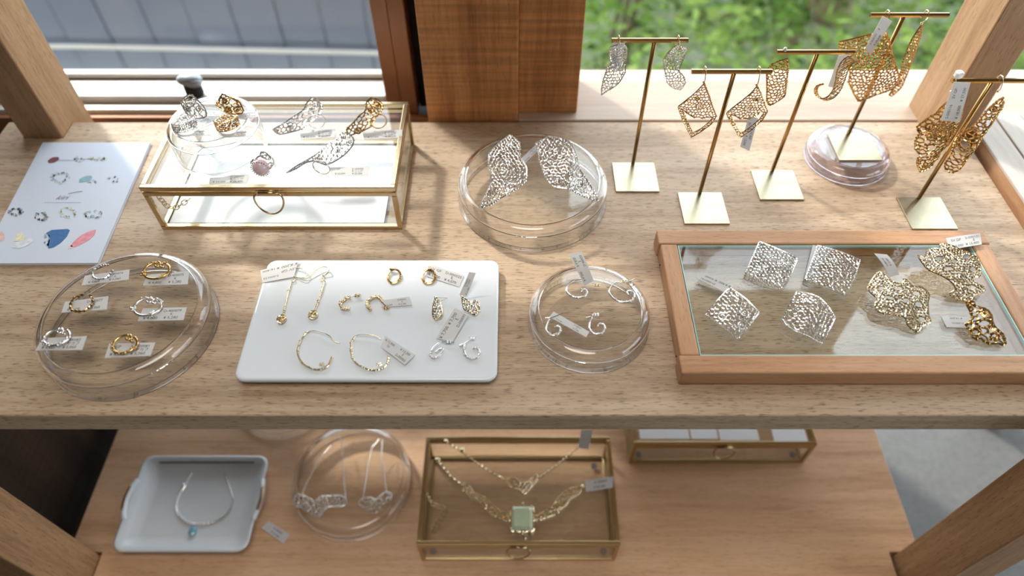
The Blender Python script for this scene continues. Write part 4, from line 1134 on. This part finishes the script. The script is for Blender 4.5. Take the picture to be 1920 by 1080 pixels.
m.box((gx0, gy0, GZ - .003), (gx1, gy0 + .0011, GZ)); m.box((gx0, gy1 - .0011, GZ - .003), (gx1, gy1, GZ)); m.box((gx0, gy0 + .0011, GZ - .003), (gx0 + .0011, gy1 - .0011, GZ)); m.box((gx1 - .0011, gy0 + .0011, GZ - .003), (gx1, gy1 - .0011, GZ))
m.build('glass_edge', 'glass_edge_green', tray, label='green polished glass edge')
for (u, v) in ((1237, 497), (1265, 668)):
    m = MB(); c = Vector((TX0 - .0001, P(u, v, .012).y, .012)); m.ball(c, (.0006, .0011, .0011), 10, 6); m.build('pin', 'black_gap', tray)
gs, gg = 'silver lace squares on the glass tray', 'gold lace ornaments on the glass tray'
def tray_piece(label, out, mat, seed, cell, wire, group, tilt=10, bend=None, holes=(), swirls=(), round_edge=False, name='lace_earring', lift=.0016):
    vb = max(p[1] for p in out); ub = [p[0] for p in out if p[1] == vb][0]
    p0 = P(ub, vb, GZ + lift); root = thing(name, p0, label, 'earring', group)
    m = MB(); lace_px(m, Plane(p0, tilt), out, cell, wire, seed, holes=holes, swirls=swirls, bend=bend, round_edge=round_edge); m.build('lace_panel', mat, root)
    return root
dome = lambda h: (lambda s, t: h * math.sin(math.pi * min(1, max(0, s))) * math.sin(math.pi * min(1, max(0, t))))
tray_piece('silver lace square at the back left of the glass tray', [(1424, 453), (1462, 470), (1496, 484), (1483, 515), (1466, 543), (1430, 528), (1398, 512), (1411, 482)], 'silver', 81, .0042, .0006, gs, 8, dome(.003), swirls=[(1433, 500, 5), (1462, 495, 6)])
tray_piece('silver lace square at the back middle of the glass tray', [(1533, 460), (1575, 473), (1613, 487), (1602, 520), (1586, 555), (1548, 540), (1510, 523), (1521, 492)], 'silver', 82, .0041, .0006, gs, 8, dome(.003), swirls=[(1560, 490, 6)])
tray_piece('silver lace square with big scrolls at the front left of the glass tray', [(1368, 539), (1397, 562), (1424, 586), (1403, 612), (1383, 635), (1352, 612), (1322, 590), (1345, 564)], 'silver', 83, .0046, .0006, gs, 12, dome(.005), swirls=[(1393, 590, 9, 1.7), (1389, 612, 7), (1352, 596, 8)])
tray_piece('silver lace square with bent corners at the front middle of the glass tray', [(1494, 546), (1516, 551), (1534, 559), (1552, 577), (1566, 596), (1553, 620), (1539, 644), (1513, 632), (1487, 622), (1474, 611), (1467, 598), (1479, 571)], 'silver', 84, .0042, .0006, gs, 12, dome(.008), swirls=[(1507, 567, 5)])
tray_piece('gold lace flower with scalloped edge at the right of the glass tray', [(1640, 518), (1649, 509), (1662, 521), (1673, 531), (1687, 536), (1695, 525), (1708, 539), (1726, 539), (1742, 552), (1738, 568), (1739, 592), (1744, 604), (1726, 613), (1720, 623), (1699, 610), (1693, 598), (1670, 592), (1646, 586), (1640, 571), (1643, 562), (1628, 544), (1630, 533)], 'pale_gold', 85, .0034, .0007, gg, 14, dome(.006), holes=[(1650, 543, 7, 5), (1680, 545, 9, 5), (1714, 553, 10, 6), (1664, 562, 11, 4, .3), (1693, 568, 9, 5), (1718, 574, 9, 6), (1725, 601, 9, 6), (1657, 580, 8, 4)], round_edge=True)
tray_piece('pale gold lace blossom overlapping the back right corner of the tray', [(1721, 479), (1732, 484), (1738, 470), (1753, 467), (1764, 470), (1763, 457), (1785, 461), (1800, 470), (1818, 476), (1833, 485), (1838, 503), (1835, 519), (1821, 521), (1822, 531), (1844, 538), (1841, 550), (1827, 553), (1818, 564), (1797, 562), (1778, 553), (1788, 544), (1779, 532), (1758, 518), (1738, 506)], 'pale_gold', 86, .0034, .0007, gg, 16, dome(.006), holes=[(1758, 488, 10, 5), (1772, 508, 9, 5), (1784, 494, 6, 6), (1809, 483, 9, 6), (1821, 507, 9, 6), (1797, 538, 6, 4), (1819, 541, 11, 5), (1778, 468, 10, 3, .2)], round_edge=True)
tray_piece('brown-gold open scroll ornament at the front right of the tray', [(1812, 568), (1824, 564), (1828, 577), (1844, 580), (1855, 592), (1856, 607), (1865, 618), (1880, 627), (1884, 647), (1871, 644), (1850, 644), (1838, 635), (1824, 635), (1815, 618), (1812, 607), (1821, 601), (1818, 586)], 'gold', 87, .0072, .0011, gg, 18, dome(.004), holes=[(1841, 609, 13, 8), (1827, 624, 8, 6), (1862, 630, 8, 5), (1820, 572, 4, 4)], swirls=[(1840, 589, 5)], round_edge=True)
gt = 'price tags on the glass tray'
price_tag('price tag sticking out behind the scrolled silver square on the tray', Plane(P(1365, 545, GZ + .004), 5), [(1362, 549), (1305, 521), (1316, 512), (1375, 536)], [('D-000191', .66, .6, .24, 'c'), ('\u00a5 9,900', .22, .1, .24, 'c'), ('\u00a5 9,000', .66, .1, .24, 'c')], gt)
price_tag('price tag half under the back middle silver square on the tray', Plane(P(1530, 520, GZ + .0012), 0), [(1522, 521), (1508, 522), (1524, 459), (1540, 462)], [], gt)
price_tag('long price tag leaning above the scalloped gold flower', Plane(P(1680, 522, GZ + .004), 25), [(1667, 520), (1639, 475), (1663, 477), (1686, 515)], [('S-000142', .6, .62, .18, 'c'), ('\u00a5 15,400', .6, .3, .18, 'c')], gt, bend=.003)
price_tag('grey price tag lying over the back right corner of the tray', Plane(P(1810, 455, TZ + .0045), 5), [(1774, 446), (1838, 437), (1841, 458), (1780, 468)], [('SV GP', .26, .60, .2, 'c'), ('\u00a5 14,000', .24, .10, .2, 'c'), ('S-000131', .74, .66, .2, 'c'), ('E', .78, .40, .2, 'c'), ('\u00a5 15,400', .72, .12, .2, 'c')], gt)
price_tag('white price tag beside the open scroll ornament on the tray', Plane(P(1795, 605, GZ + .001), 0), [(1822, 615), (1775, 613), (1765, 593), (1818, 594)], [('D-000151', .5, .55, .24, 'c'), ('\u00a5 14,200', .5, .1, .24, 'c')], gt)
# ---- brass T-shaped earring stands
def t_stand(label, foot, zb, bar, bw=.0535, bd=.0535, skew=0.0):
    f = P(*foot, zb + .002); Y = f.y
    root = thing('earring_stand', (f.x, f.y - bd / 2, zb), label, 'stand', 'brass T-shaped earring stands')
    m = MB(); m.box((f.x - bw / 2 + skew, Y - bd + .0015, zb), (f.x + bw / 2 + skew, Y + .0015, zb + .002)); m.build('base_plate', 'brass_plate', root, bevel=.0004)
    a, b = PY(bar[0], bar[1], Y), PY(bar[2], bar[3], Y); zt = (a.z + b.z) / 2
    m = MB(); m.tube([(f.x, Y, zb + .002), (f.x, Y, zt - .002)], .0024, 10); m.build('pole', 'brass', root, smooth=True)
    m = MB(); m.tube([(a.x, Y, zt), (b.x, Y, zt)], .0026, 6); m.build('crossbar', 'brass', root)
    return Y, zt, root
SY1, SZ1, _ = t_stand('leftmost brass T stand with twisted silver earrings', (1187, 306), 0.0003, (1147, 75, 1290, 76))
SY2, SZ2, _ = t_stand('brass T stand with two open diamond lace earrings, second from the left', (1312, 362), 0.0003, (1297, 133, 1447, 135))
SY3, SZ3, _ = t_stand('middle brass T stand with a narrow lace panel and a curling lace band', (1448, 320), 0.0003, (1457, 96, 1601, 99))
SY4, SZ4, _ = t_stand('brass T stand on the pearly dish with big gold lace earrings', (1591, 250), ZD5 + .0005, (1632, 27, 1778, 29))
SY5, SZ5, _ = t_stand('rightmost brass T stand with ornate gold earrings', (1723, 371), 0.0003, (1785, 150, 1945, 152))
def hook(root, top, Y, zbar, mat='pale_gold', r=.0055, dx=0.0):
    """ear wire going over the bar from the front and down behind"""
    t = Vector(top); m = MB()
    pts = [t, t + Vector((dx * .3, -.0015, .004)), Vector((t.x + dx, Y - .0055, zbar + .0005)), Vector((t.x + dx, Y - .002, zbar + .0045)), Vector((t.x + dx, Y + .003, zbar + .0042)), Vector((t.x + dx, Y + .0058, zbar)), Vector((t.x + dx * 1.2, Y + .0075, zbar - .008))]
    m.tube(smooth_path(pts, 5), .0006, 6); m.build('ear_hook', mat, root, smooth=True)
    m = MB(); m.ball(t, (.0015, .0015, .0015), 8, 5); m.build('ear_bead', mat, root, smooth=True)
def hang(label, out, Y, zbar, mat, seed, cell, wire, group, yaw=0, bend=None, holes=(), hole_polys=(), swirls=(), hooked=True, round_edge=False, top=None, edge_beads=True, dY=-.006, name='lace_earring'):
    tp = top or min(out, key=lambda q: q[1])
    p0 = PY(tp[0], tp[1], Y + dY); root = thing(name, p0, label, 'earring', group)
    m = MB(); lace_px(m, Plane(p0, 90, yaw), out, cell, wire, seed, holes=holes, hole_polys=hole_polys, swirls=swirls, bend=bend, round_edge=round_edge, edge_beads=edge_beads); m.build('lace_panel', mat, root)
    if hooked: hook(root, p0, Y, zbar)
    return root, p0
tw = lambda h: (lambda s, t: h * math.sin(2 * math.pi * t) + .5 * h * math.sin(math.pi * s))
g1 = 'twisted silver lace earrings'
hang('left twisted silver lace earring on the leftmost stand', [(1161, 81), (1172, 85), (1176, 95), (1174, 120), (1172, 135), (1160, 150), (1142, 163), (1128, 177), (1128, 160), (1131, 145), (1140, 125), (1146, 118), (1143, 100), (1145, 88)], SY1, SZ1, 'silver', 91, .0037, .0006, g1, bend=tw(.004), round_edge=False)
hang('right twisted silver lace earring on the leftmost stand', [(1273, 82), (1285, 87), (1288, 97), (1283, 110), (1272, 130), (1282, 140), (1284, 152), (1276, 168), (1262, 162), (1250, 150), (1246, 130), (1245, 115), (1255, 100), (1265, 87)], SY1, SZ1, 'silver', 92, .0037, .0006, g1, bend=tw(.004), round_edge=False)
price_tag('price tag behind the left twisted silver earring', Plane(PY(1160, 80, SY1 + .004), 90), [(1147, 132), (1148, 78), (1172, 80), (1163, 134)], [('S-000118', .55, .55, .3, 'c')], 'price tags on the stands')
g2 = 'open diamond gold lace earrings'
for lab, o, hp, sw, sd in (
    ('left open diamond gold lace earring hanging from its stand', [(1320, 154), (1324, 164), (1330, 180), (1336, 200), (1343, 218), (1335, 231), (1316, 244), (1296, 255), (1288, 240), (1279, 222), (1271, 200), (1285, 188), (1298, 177), (1310, 165)], [(1278, 203), (1287, 210), (1295, 215), (1302, 219), (1310, 217), (1317, 221), (1325, 218), (1331, 220), (1337, 219), (1328, 229), (1313, 240), (1299, 247), (1290, 230)], [(1312, 197, 7, 1.8), (1306, 182, 4)], 93),
    ('right open diamond gold lace earring hanging in front of a price tag', [(1419, 159), (1426, 174), (1432, 190), (1439, 209), (1430, 224), (1410, 241), (1387, 256), (1377, 240), (1368, 226), (1362, 212), (1376, 199), (1392, 186), (1408, 172)], [(1369, 214), (1379, 216), (1387, 221), (1395, 220), (1404, 221), (1412, 217), (1419, 215), (1425, 208), (1433, 210), (1424, 222), (1408, 235), (1389, 248), (1378, 232)], [(1402, 200, 7, 1.8), (1417, 184, 4)], 94)):
    root, p0 = hang(lab, o, SY2, SZ2, 'gold', sd, .0036, .0005, g2, hole_polys=[hp], swirls=sw, edge_beads=True, bend=arch(.002))
price_tag('price tag hanging behind the right open diamond earring', Plane(PY(1410, 235, SY2 + .004), 90), [(1421, 222), (1405, 283), (1388, 275), (1404, 217)], [('\u00a5 14,300', .5, .6, .26, 'c'), ('SV GP', .3, .2, .26, 'c'), ('\u00a5 13,000', .75, .2, .26, 'c')], 'price tags on the stands')
g3 = 'gold lace earrings of the middle stand'
root, p0 = hang('narrow gold lace panel earring on the left of the middle stand', [(1473, 104), (1476, 120), (1474, 150), (1472, 180), (1455, 186), (1440, 192), (1436, 184), (1437, 160), (1437, 132), (1446, 119), (1460, 109)], SY3, SZ3, 'gold', 95, .0042, .00065, g3, bend=arch(.006), hooked=False, top=(1473, 103))
m = MB(); m.ball(PY(1472, 93, SY3), (.0022, .0022, .0030), 8, 6); m.build('clear_cap', 'clear_bead', root, smooth=True)
root = thing('lace_earring', PY(1585, 108, SY3 - .006), 'gold lace band curling into an S on the right of the middle stand', 'earring', g3)
m = MB(); cA = [(1543, 158), (1533, 160), (1527, 168), (1530, 178), (1540, 185), (1552, 181), (1562, 168), (1567, 150), (1570, 132), (1577, 117), (1588, 107), (1600, 107)]
cB = [(1541, 158), (1534, 163), (1532, 172), (1537, 182), (1548, 188), (1562, 184), (1574, 172), (1582, 155), (1588, 138), (1594, 124), (1604, 116), (1612, 122)]
ribbon(m, [PY(u, v, SY3 - .012) for u, v in cA], [PY(u, v, SY3 + .004) for u, v in cB], .00065, .0034, 96, mid=3); m.build('lace_band', 'gold', root)
price_tag('folded price tag over the right end of the middle stand', Plane(PY(1575, 120, SY3 + .006), 90), [(1553, 162), (1573, 104), (1597, 100), (1566, 165)], [('S-000096', .55, .5, .2, 'c')], 'price tags on the stands')
g4 = 'big gold lace earrings on the dish stand'
root, p0 = hang('broad gold lace sheet earring on the dish stand', [(1658, 57), (1664, 72), (1668, 92), (1676, 118), (1690, 153), (1672, 165), (1640, 170), (1605, 181), (1597, 168), (1588, 148), (1592, 130), (1580, 108), (1575, 82), (1600, 72), (1630, 60)], SY4, SZ4, 'gold', 97, .0044, .0008, g4, bend=lambda s, t: .010 * math.sin(math.pi * s) - .004 * t, hooked=False, holes=[(1612, 110, 3, 9, -.4), (1616, 140, 4, 8, -.3), (1656, 100, 3, 4), (1640, 90, 3, 3)], top=(1658, 57))
hook(root, PY(1662, 44, SY4 - .006), SY4, SZ4)
m = MB(); m.tube([PY(1662, 44, SY4 - .006), p0], .0006, 5); m.build('hook_link', 'pale_gold', root)
root = thing('lace_earring', PY(1728, 46, SY4 - .006), 'gold lace earring seen edge-on on the right of the dish stand', 'earring', g4)
m = MB()
ribbon(m, [PY(u, v, SY4 - .022) for u, v in [(1727, 48), (1713, 68), (1702, 90), (1694, 112), (1688, 138), (1680, 158), (1667, 178)]], [PY(u, v, SY4 + .012) for u, v in [(1730, 50), (1725, 70), (1717, 95), (1708, 120), (1698, 146), (1688, 166), (1671, 181)]], .00075, .0034, 98, mid=3); m.build('lace_panel', 'gold', root)
hook(root, PY(1728, 44, SY4 - .006), SY4, SZ4, dx=.004)
price_tag('slanted price tag in front of the broad gold lace sheet', Plane(PY(1650, 60, SY4 - .016), 90), [(1622, 91), (1655, 30), (1673, 40), (1632, 103)], [('S-000101', .35, .6, .2, 'c'), ('E', .66, .6, .2, 'c'), ('\u00a5 28,600', .4, .15, .2, 'c')], 'price tags on the stands')
g5 = 'ornate gold earrings of the rightmost stand'
root, p0 = hang('left ornate gold scrollwork earring on the rightmost stand', [(1783, 176), (1773, 182), (1765, 190), (1758, 198), (1751, 208), (1741, 216), (1731, 226), (1719, 240), (1722, 247), (1715, 260), (1714, 274), (1721, 283), (1714, 290), (1718, 309), (1730, 309), (1745, 305), (1748, 297), (1757, 293), (1761, 279), (1776, 271), (1782, 258), (1792, 246), (1790, 233), (1798, 218), (1796, 195)], SY5, SZ5, 'gold', 99, .0052, .00085, g5, bend=lambda s, t: .010 * math.sin(math.pi * s), hooked=True, holes=[(1779, 250, 7, 9), (1741, 266, 9, 6), (1724, 293, 5, 4)], swirls=[(1740, 232, 8, 1.7), (1750, 287, 6), (1728, 302, 4), (1757, 245, 5), (1768, 266, 5)], round_edge=True, top=(1783, 172))
root, p0 = hang('right ornate gold scrollwork earring turned sideways on the rightmost stand', [(1871, 171), (1861, 179), (1843, 199), (1827, 222), (1810, 240), (1794, 258), (1782, 283), (1768, 308), (1778, 311), (1794, 303), (1812, 283), (1833, 267), (1849, 246), (1864, 222), (1865, 210), (1871, 193)], SY5, SZ5, 'gold', 100, .0050, .00085, g5, bend=lambda s, t: .012 * math.sin(math.pi * s), hooked=True, holes=[(1845, 218, 7, 9, .6), (1803, 262, 6, 8, .6)], swirls=[(1856, 192, 6), (1838, 238, 7), (1822, 258, 6), (1806, 284, 5), (1851, 228, 4)], round_edge=True)
price_tag('price tag hanging from the left of the rightmost stand', Plane(PY(1790, 180, SY5 - .022), 90), [(1764, 226), (1789, 154), (1820, 155), (1799, 229)], [('S-000116', .25, .66, .16, 'c'), ('SV GP', .72, .66, .16, 'c'), ('\u00a5 18,000', .25, .16, .16, 'c'), ('\u00a5 27,500', .70, .16, .16, 'c')], 'price tags on the stands')
m = MB(); c = PY(1796, 143, SY5 - .001); m.lathe(c - Vector((0, 0, .001)), [(.0002, .0068), (.0032, .0066), (.0042, .0055), (.0042, .0012), (.0036, 0), (.0002, 0)], 16)
tag_props(m.build('clear_ear_stop', 'clear_bead', None, origin=c), 'small clear plastic ear stop on the rightmost crossbar', 'ear stop')

# ================================================================== things on the lower shelf
ZS = Z2
# porcelain tray
cx0, cx1, cy0, cy1 = -.572, -.381, .322, .466
rim = ZS + .021
ct = thing('porcelain_tray', ((cx0 + cx1) / 2, (cy0 + cy1) / 2, ZS), 'white porcelain tray with small gilded handles on the lower shelf', 'tray')
m = MB()
def ctr(d, z, hb=0.0, r=.016):
    out = []
    for x, y in rrect(cx0 + d, cx1 - d, cy0 + d, cy1 - d, max(.004, r - d * .4)):
        out.append((x, y, z))
    return out
loft(m, [ctr(.024, ZS + .0004), ctr(.022, ZS + .003), ctr(.006, ZS + .014), ctr(-.001, rim - .002), ctr(-.0015, rim), ctr(.0015, rim + .0008), ctr(.010, ZS + .0135), ctr(.021, ZS + .0065), ctr(.026, ZS + .0055)])
m.build('tray_body', 'porcelain', ct, smooth=True)
for sx, x in ((-1, cx0), (1, cx1)):
    m = MB(); cy = (cy0 + cy1) / 2 + .004
    path = [(x - sx * .001, cy - .030, rim - .001), (x + sx * .0025, cy - .018, rim + .0015), (x + sx * .0045, cy, rim + .002), (x + sx * .0025, cy + .018, rim + .0015), (x - sx * .001, cy + .030, rim - .001)]
    m.tube(smooth_path(path, 5), .0042, 8); h = m.build('handle', 'porcelain', ct, smooth=True)
    m = MB(); m.tube([Vector(p) + Vector((sx * .001, 0, .0022)) for p in smooth_path(path[1:4], 5)], .0027, 6); m.build('gilding', 'brass_frame', h, smooth=True, label='gilded ornament on the handle')
m = MB(); rnd = random.Random(4)
for i in range(46):
    x = cx0 + .024 + i * (cx1 - cx0 - .048) / 45; y = cy1 - .0075
    m.ball((x, y, ZS + .0155 + rnd.uniform(-.0006, .0006)), (.0026, .0014, .0034), 6, 4)
m.build('relief_border', 'dark_gilt', ct, smooth=True, label='row of dark gilt relief along the back rim')
zt = ZS + .0058
def necklace(label, group, parts, loc):
    root = thing('necklace', loc, label, 'necklace', group); return root
nk = necklace('fine silver necklace with a blue drop stone on the porcelain tray', None, None, P(385, 960, zt))
m = MB()
cpts = [P(u, v, zt + .0012) for u, v in [(368, 872), (361, 885), (352, 900), (343, 915), (335, 930), (331, 946), (334, 962), (345, 976), (360, 982), (380, 983), (402, 978), (420, 968), (433, 953), (437, 935), (431, 915), (424, 895), (418, 872)]]
chain(m, smooth_path(cpts[3:14], 5), .0026, .00055); chain(m, smooth_path(cpts[:4], 5), .0016, .0004); chain(m, smooth_path(cpts[13:], 5), .0016, .0004); m.build('chain', 'silver', nk)
m = MB(); beaded(m, smooth_path(cpts[6:13], 6), .0012, .0022, 3, .3, .8, 1.3); m.build('bead_section', 'silver', nk)
m = MB(); c = P(361, 996, zt + .003); m.ball(c, (.0062, .0080, .0030), 10, 6); m.build('blue_stone', 'blue_stone', nk, smooth=False, label='pale blue drop stone')
m = MB(); beaded(m, [P(343, 906, zt + .002), P(347, 913, zt + .003), P(341, 920, zt + .002)], .0018, .003, 8); m.build('clasp', 'silver', nk)
price_tag('small loose price tag lying on the lower shelf beside the porcelain tray', Plane(P(515, 997, ZS + .0008)), [(503, 976), (543, 1003), (531, 1019), (490, 990)], [('D-300081', .55, .6, .22, 'c'), ('\u00a5 17,600', .55, .16, .22, 'c')], 'price tags on the lower shelf')
# dishes
ZD6 = ZS + .032
DC6 = (-.2468, .4306, ZS + .0003); DR6 = .0892
glass_dish('glass_dish', DC6, DR6, .032, 'clear upturned dish with two silver necklaces on the lower shelf', 'upturned glass dishes')
glass_dish('glass_dish', (-.381, .588, ZS + .0003), .0820, .030, 'clear dish mostly hidden behind the upper shelf edge', 'upturned glass dishes')
gn = 'silver lace necklaces on the lower dish'
def lace_neck(label, out, chains, seed, cell):
    p0 = P(*out[0], ZD6 + .002); root = thing('necklace', p0, label, 'necklace', gn)
    m = MB(); lace_px(m, Plane(p0, 4), out, cell * .8, .0009, seed, bend=dome(.003), round_edge=True, beads=1.0, edge=.6); m.build('lace_pendant', 'silver', root)
    m = MB()
    for c in chains: chain(m, smooth_path([P(u, v, ZD6 + .0012) for u, v in c], 5), .0017, .00034)
    m.build('chain', 'silver', root)
lace_neck('silver lace collar necklace at the left of the lower dish', [(552, 935), (562, 927), (580, 935), (590, 942), (600, 932), (620, 930), (640, 930), (650, 938), (646, 948), (625, 950), (610, 955), (600, 968), (588, 965), (570, 955), (553, 947)], [[(648, 935), (645, 900), (643, 868), (640, 830), (634, 818)], [(566, 928), (580, 895), (600, 860), (620, 835)]], 111, .0075)
lace_neck('smaller silver lace necklace at the right of the lower dish', [(673, 942), (680, 935), (695, 933), (705, 938), (715, 928), (727, 922), (734, 928), (730, 938), (718, 945), (708, 958), (700, 963), (690, 955), (677, 950)], [[(680, 936), (685, 905), (690, 870), (697, 840), (712, 822)], [(725, 924), (720, 890), (715, 860), (716, 835), (716, 822)]], 112, .0075)
# glass box with necklaces
B2 = (-.1325, .315, ZS)
W2, D2, H2 = .277, .161, .068
mg = [(B2[0] + .016, B2[1] + .012, ZS + .0068), (B2[0] + W2 - .016, B2[1] + .012, ZS + .0068), (B2[0] + W2 - .02, B2[1] + D2 - .02, ZS + .0068)]
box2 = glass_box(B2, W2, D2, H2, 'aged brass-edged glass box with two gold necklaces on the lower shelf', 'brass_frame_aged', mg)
cpt = [PY(801, 928, .375), PY(809, 944, .372), PY(822, 950, .369), PY(836, 955, .366), PY(829, 970, .362), PY(820, 983, .358), PY(812, 1000, .354)]
pts = resample(smooth_path(cpt, 8), .0056)
for i in range(len(pts) - 1):
    a, b = pts[i], pts[i + 1]; t = (b - a).normalized(); sd = t.cross(Vector((0, -.7, .7))).normalized(); up = sd.cross(t)
    d = sd if i % 2 else (sd * .35 + up * .9).normalized(); m = MB(); c = (a + b) / 2
    m.tube([c + t * .004 * math.cos(w) + d * .003 * math.sin(w) for w in np.linspace(0, 2 * math.pi, 12, endpoint=False)], .0008, 5, closed=True); m.build('chain_link', 'brass_frame', box2, smooth=True)
ZB = ZS + H2 - .0018
gk = 'gold necklaces on the lower glass box'
def on2(u, v, h=.0012): return P(u, v, ZB + h)
k1 = thing('necklace', on2(985, 905), 'gold chain necklace with a small lace pendant, at the back of the lower box', 'necklace', gk)
m = MB(); chain(m, smooth_path([on2(*p) for p in [(845, 833), (868, 848), (900, 872), (935, 893), (950, 900)]], 5), .0028, .0007); chain(m, smooth_path([on2(*p) for p in [(1008, 898), (1035, 880), (1062, 858), (1085, 838)]], 5), .0028, .0007); m.build('chain', 'pale_gold', k1)
m = MB(); lace_px(m, Plane(on2(980, 925, .002), 4), [(952, 900), (965, 897), (978, 906), (990, 903), (1005, 888), (1008, 898), (998, 910), (984, 926), (974, 918), (960, 914), (953, 909)], .0048, .0009, 121, bend=dome(.003), round_edge=True, beads=1.0, edge=.6); m.build('lace_pendant', 'pale_gold', k1)
m = MB(); m.ball(on2(836, 828, .003), (.0042, .0042, .0030), 10, 6); m.build('end_bead', 'pale_gold', k1, smooth=True); m = MB(); m.ball(on2(867, 844, .003), (.0040, .0046, .0032), 10, 6); m.build('clasp', 'pale_gold', k1, smooth=True)
k2 = thing('necklace', on2(980, 970), 'ornate gold necklace with a square pale green stone on the lower box', 'necklace', gk)
m = MB(); chain(m, smooth_path([on2(*p) for p in [(821, 864), (830, 876), (845, 892), (866, 908)]], 5), .0034, .0008); m.build('chain', 'pale_gold', k2)
m = MB()
lace_px(m, Plane(on2(905, 950, .002), 3), [(866, 906), (880, 910), (890, 925), (908, 932), (925, 948), (945, 960), (955, 966), (955, 976), (935, 972), (915, 962), (903, 945), (888, 938), (875, 926), (866, 918)], .0046, .0008, 122, round_edge=True, beads=1.0, edge=.6, bend=dome(.002))
lace_px(m, Plane(on2(1050, 950, .002), 3), [(1003, 968), (1015, 962), (1035, 950), (1045, 935), (1060, 920), (1078, 912), (1090, 914), (1085, 926), (1070, 935), (1060, 948), (1045, 962), (1025, 970), (1004, 976)], .0046, .0008, 123, round_edge=True, beads=1.0, edge=.6, bend=dome(.002)); m.build('lace_wing', 'pale_gold', k2)
c = on2(979, 972, .005)
m = MB(); sx, sy = .0145, .0165
loft(m, [[(x, y, ZB + .0015) for x, y in rrect(c.x - sx, c.x + sx, c.y - sy, c.y + sy, .003)], [(x, y, ZB + .006) for x, y in rrect(c.x - sx, c.x + sx, c.y - sy, c.y + sy, .003)], [(x, y, ZB + .0095) for x, y in rrect(c.x - sx * .75, c.x + sx * .75, c.y - sy * .75, c.y + sy * .75, .003)]]); m.build('square_stone', 'jade', k2, label='square cut pale green stone')
m = MB()
for x, y in rrect(c.x - sx - .001, c.x + sx + .001, c.y - sy - .001, c.y + sy + .001, .003, 3): m.bead((x, y, ZB + .005), .0022)
beaded(m, [(c.x - sx, c.y - sy - .001, ZB + .005), (c.x + sx, c.y - sy - .001, ZB + .005)], .0017, .003, 5); beaded(m, [(c.x - sx - .001, c.y - sy, ZB + .005), (c.x - sx - .001, c.y + sy, ZB + .005)], .0017, .003, 6); beaded(m, [(c.x + sx + .001, c.y - sy, ZB + .005), (c.x + sx + .001, c.y + sy, ZB + .005)], .0017, .003, 7)
beaded(m, [on2(979, 998, .003), on2(982, 1005, .003), on2(985, 1010, .002)], .0018, .003, 9); beaded(m, [on2(979, 950, .003), on2(980, 942, .003)], .0022, .003, 10); m.build('stone_setting', 'pale_gold', k2)
m = MB(); m.ball(on2(820, 863, .003), (.0048, .0048, .003), 10, 6); m.build('clasp', 'pale_gold', k2, smooth=True)
m = MB(); m.ball(on2(1092, 912, .003), (.0030, .0030, .0026), 8, 6); m.build('end_ring', 'pale_gold', k2, smooth=True)
price_tag('price tag at the back right corner of the lower glass box', Plane(on2(1095, 835, .006), 30), [(1084, 840), (1090, 806), (1112, 806), (1103, 842)], [], 'price tags on the lower shelf')
price_tag('price tag at the right end of the green stone necklace', Plane(on2(1122, 906, .004), 6), [(1096, 901), (1150, 893), (1149, 914), (1099, 922)], [('D-300055', .55, .6, .22, 'c'), ('\u00a5 36,300', .5, .16, .22, 'c')], 'price tags on the lower shelf')
# second lower box, half hidden behind the upper shelf's front edge
B3 = (.180, .464, ZS)
mg = [(B3[0] + .016, B3[1] + .012, ZS + .0068), (B3[0] + .275 - .016, B3[1] + .012, ZS + .0068)]
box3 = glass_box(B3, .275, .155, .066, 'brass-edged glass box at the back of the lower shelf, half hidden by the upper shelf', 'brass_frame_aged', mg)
for i, (x0, x1, y0, y1, lab) in enumerate(((.010, .085, .010, .11, 'leftmost'), (.088, .128, .010, .11, 'second'), (.131, .190, .008, .11, 'third'), (.212, .262, .006, .12, 'rightmost'))):
    m = MB(); zz = ZS + .0655; m.box((B3[0] + x0, B3[1] + y0, zz - .0012), (B3[0] + x1, B3[1] + y1, zz - .0004))
    tag_props(m.build('display_card', 'paper_white', None, origin=(B3[0] + x0, B3[1] + y0, zz)), lab + ' pale card on the half hidden glass box', 'card', 'cards on the half hidden glass box')

for o in bpy.data.objects:
    if '_loc' in o: del o['_loc']
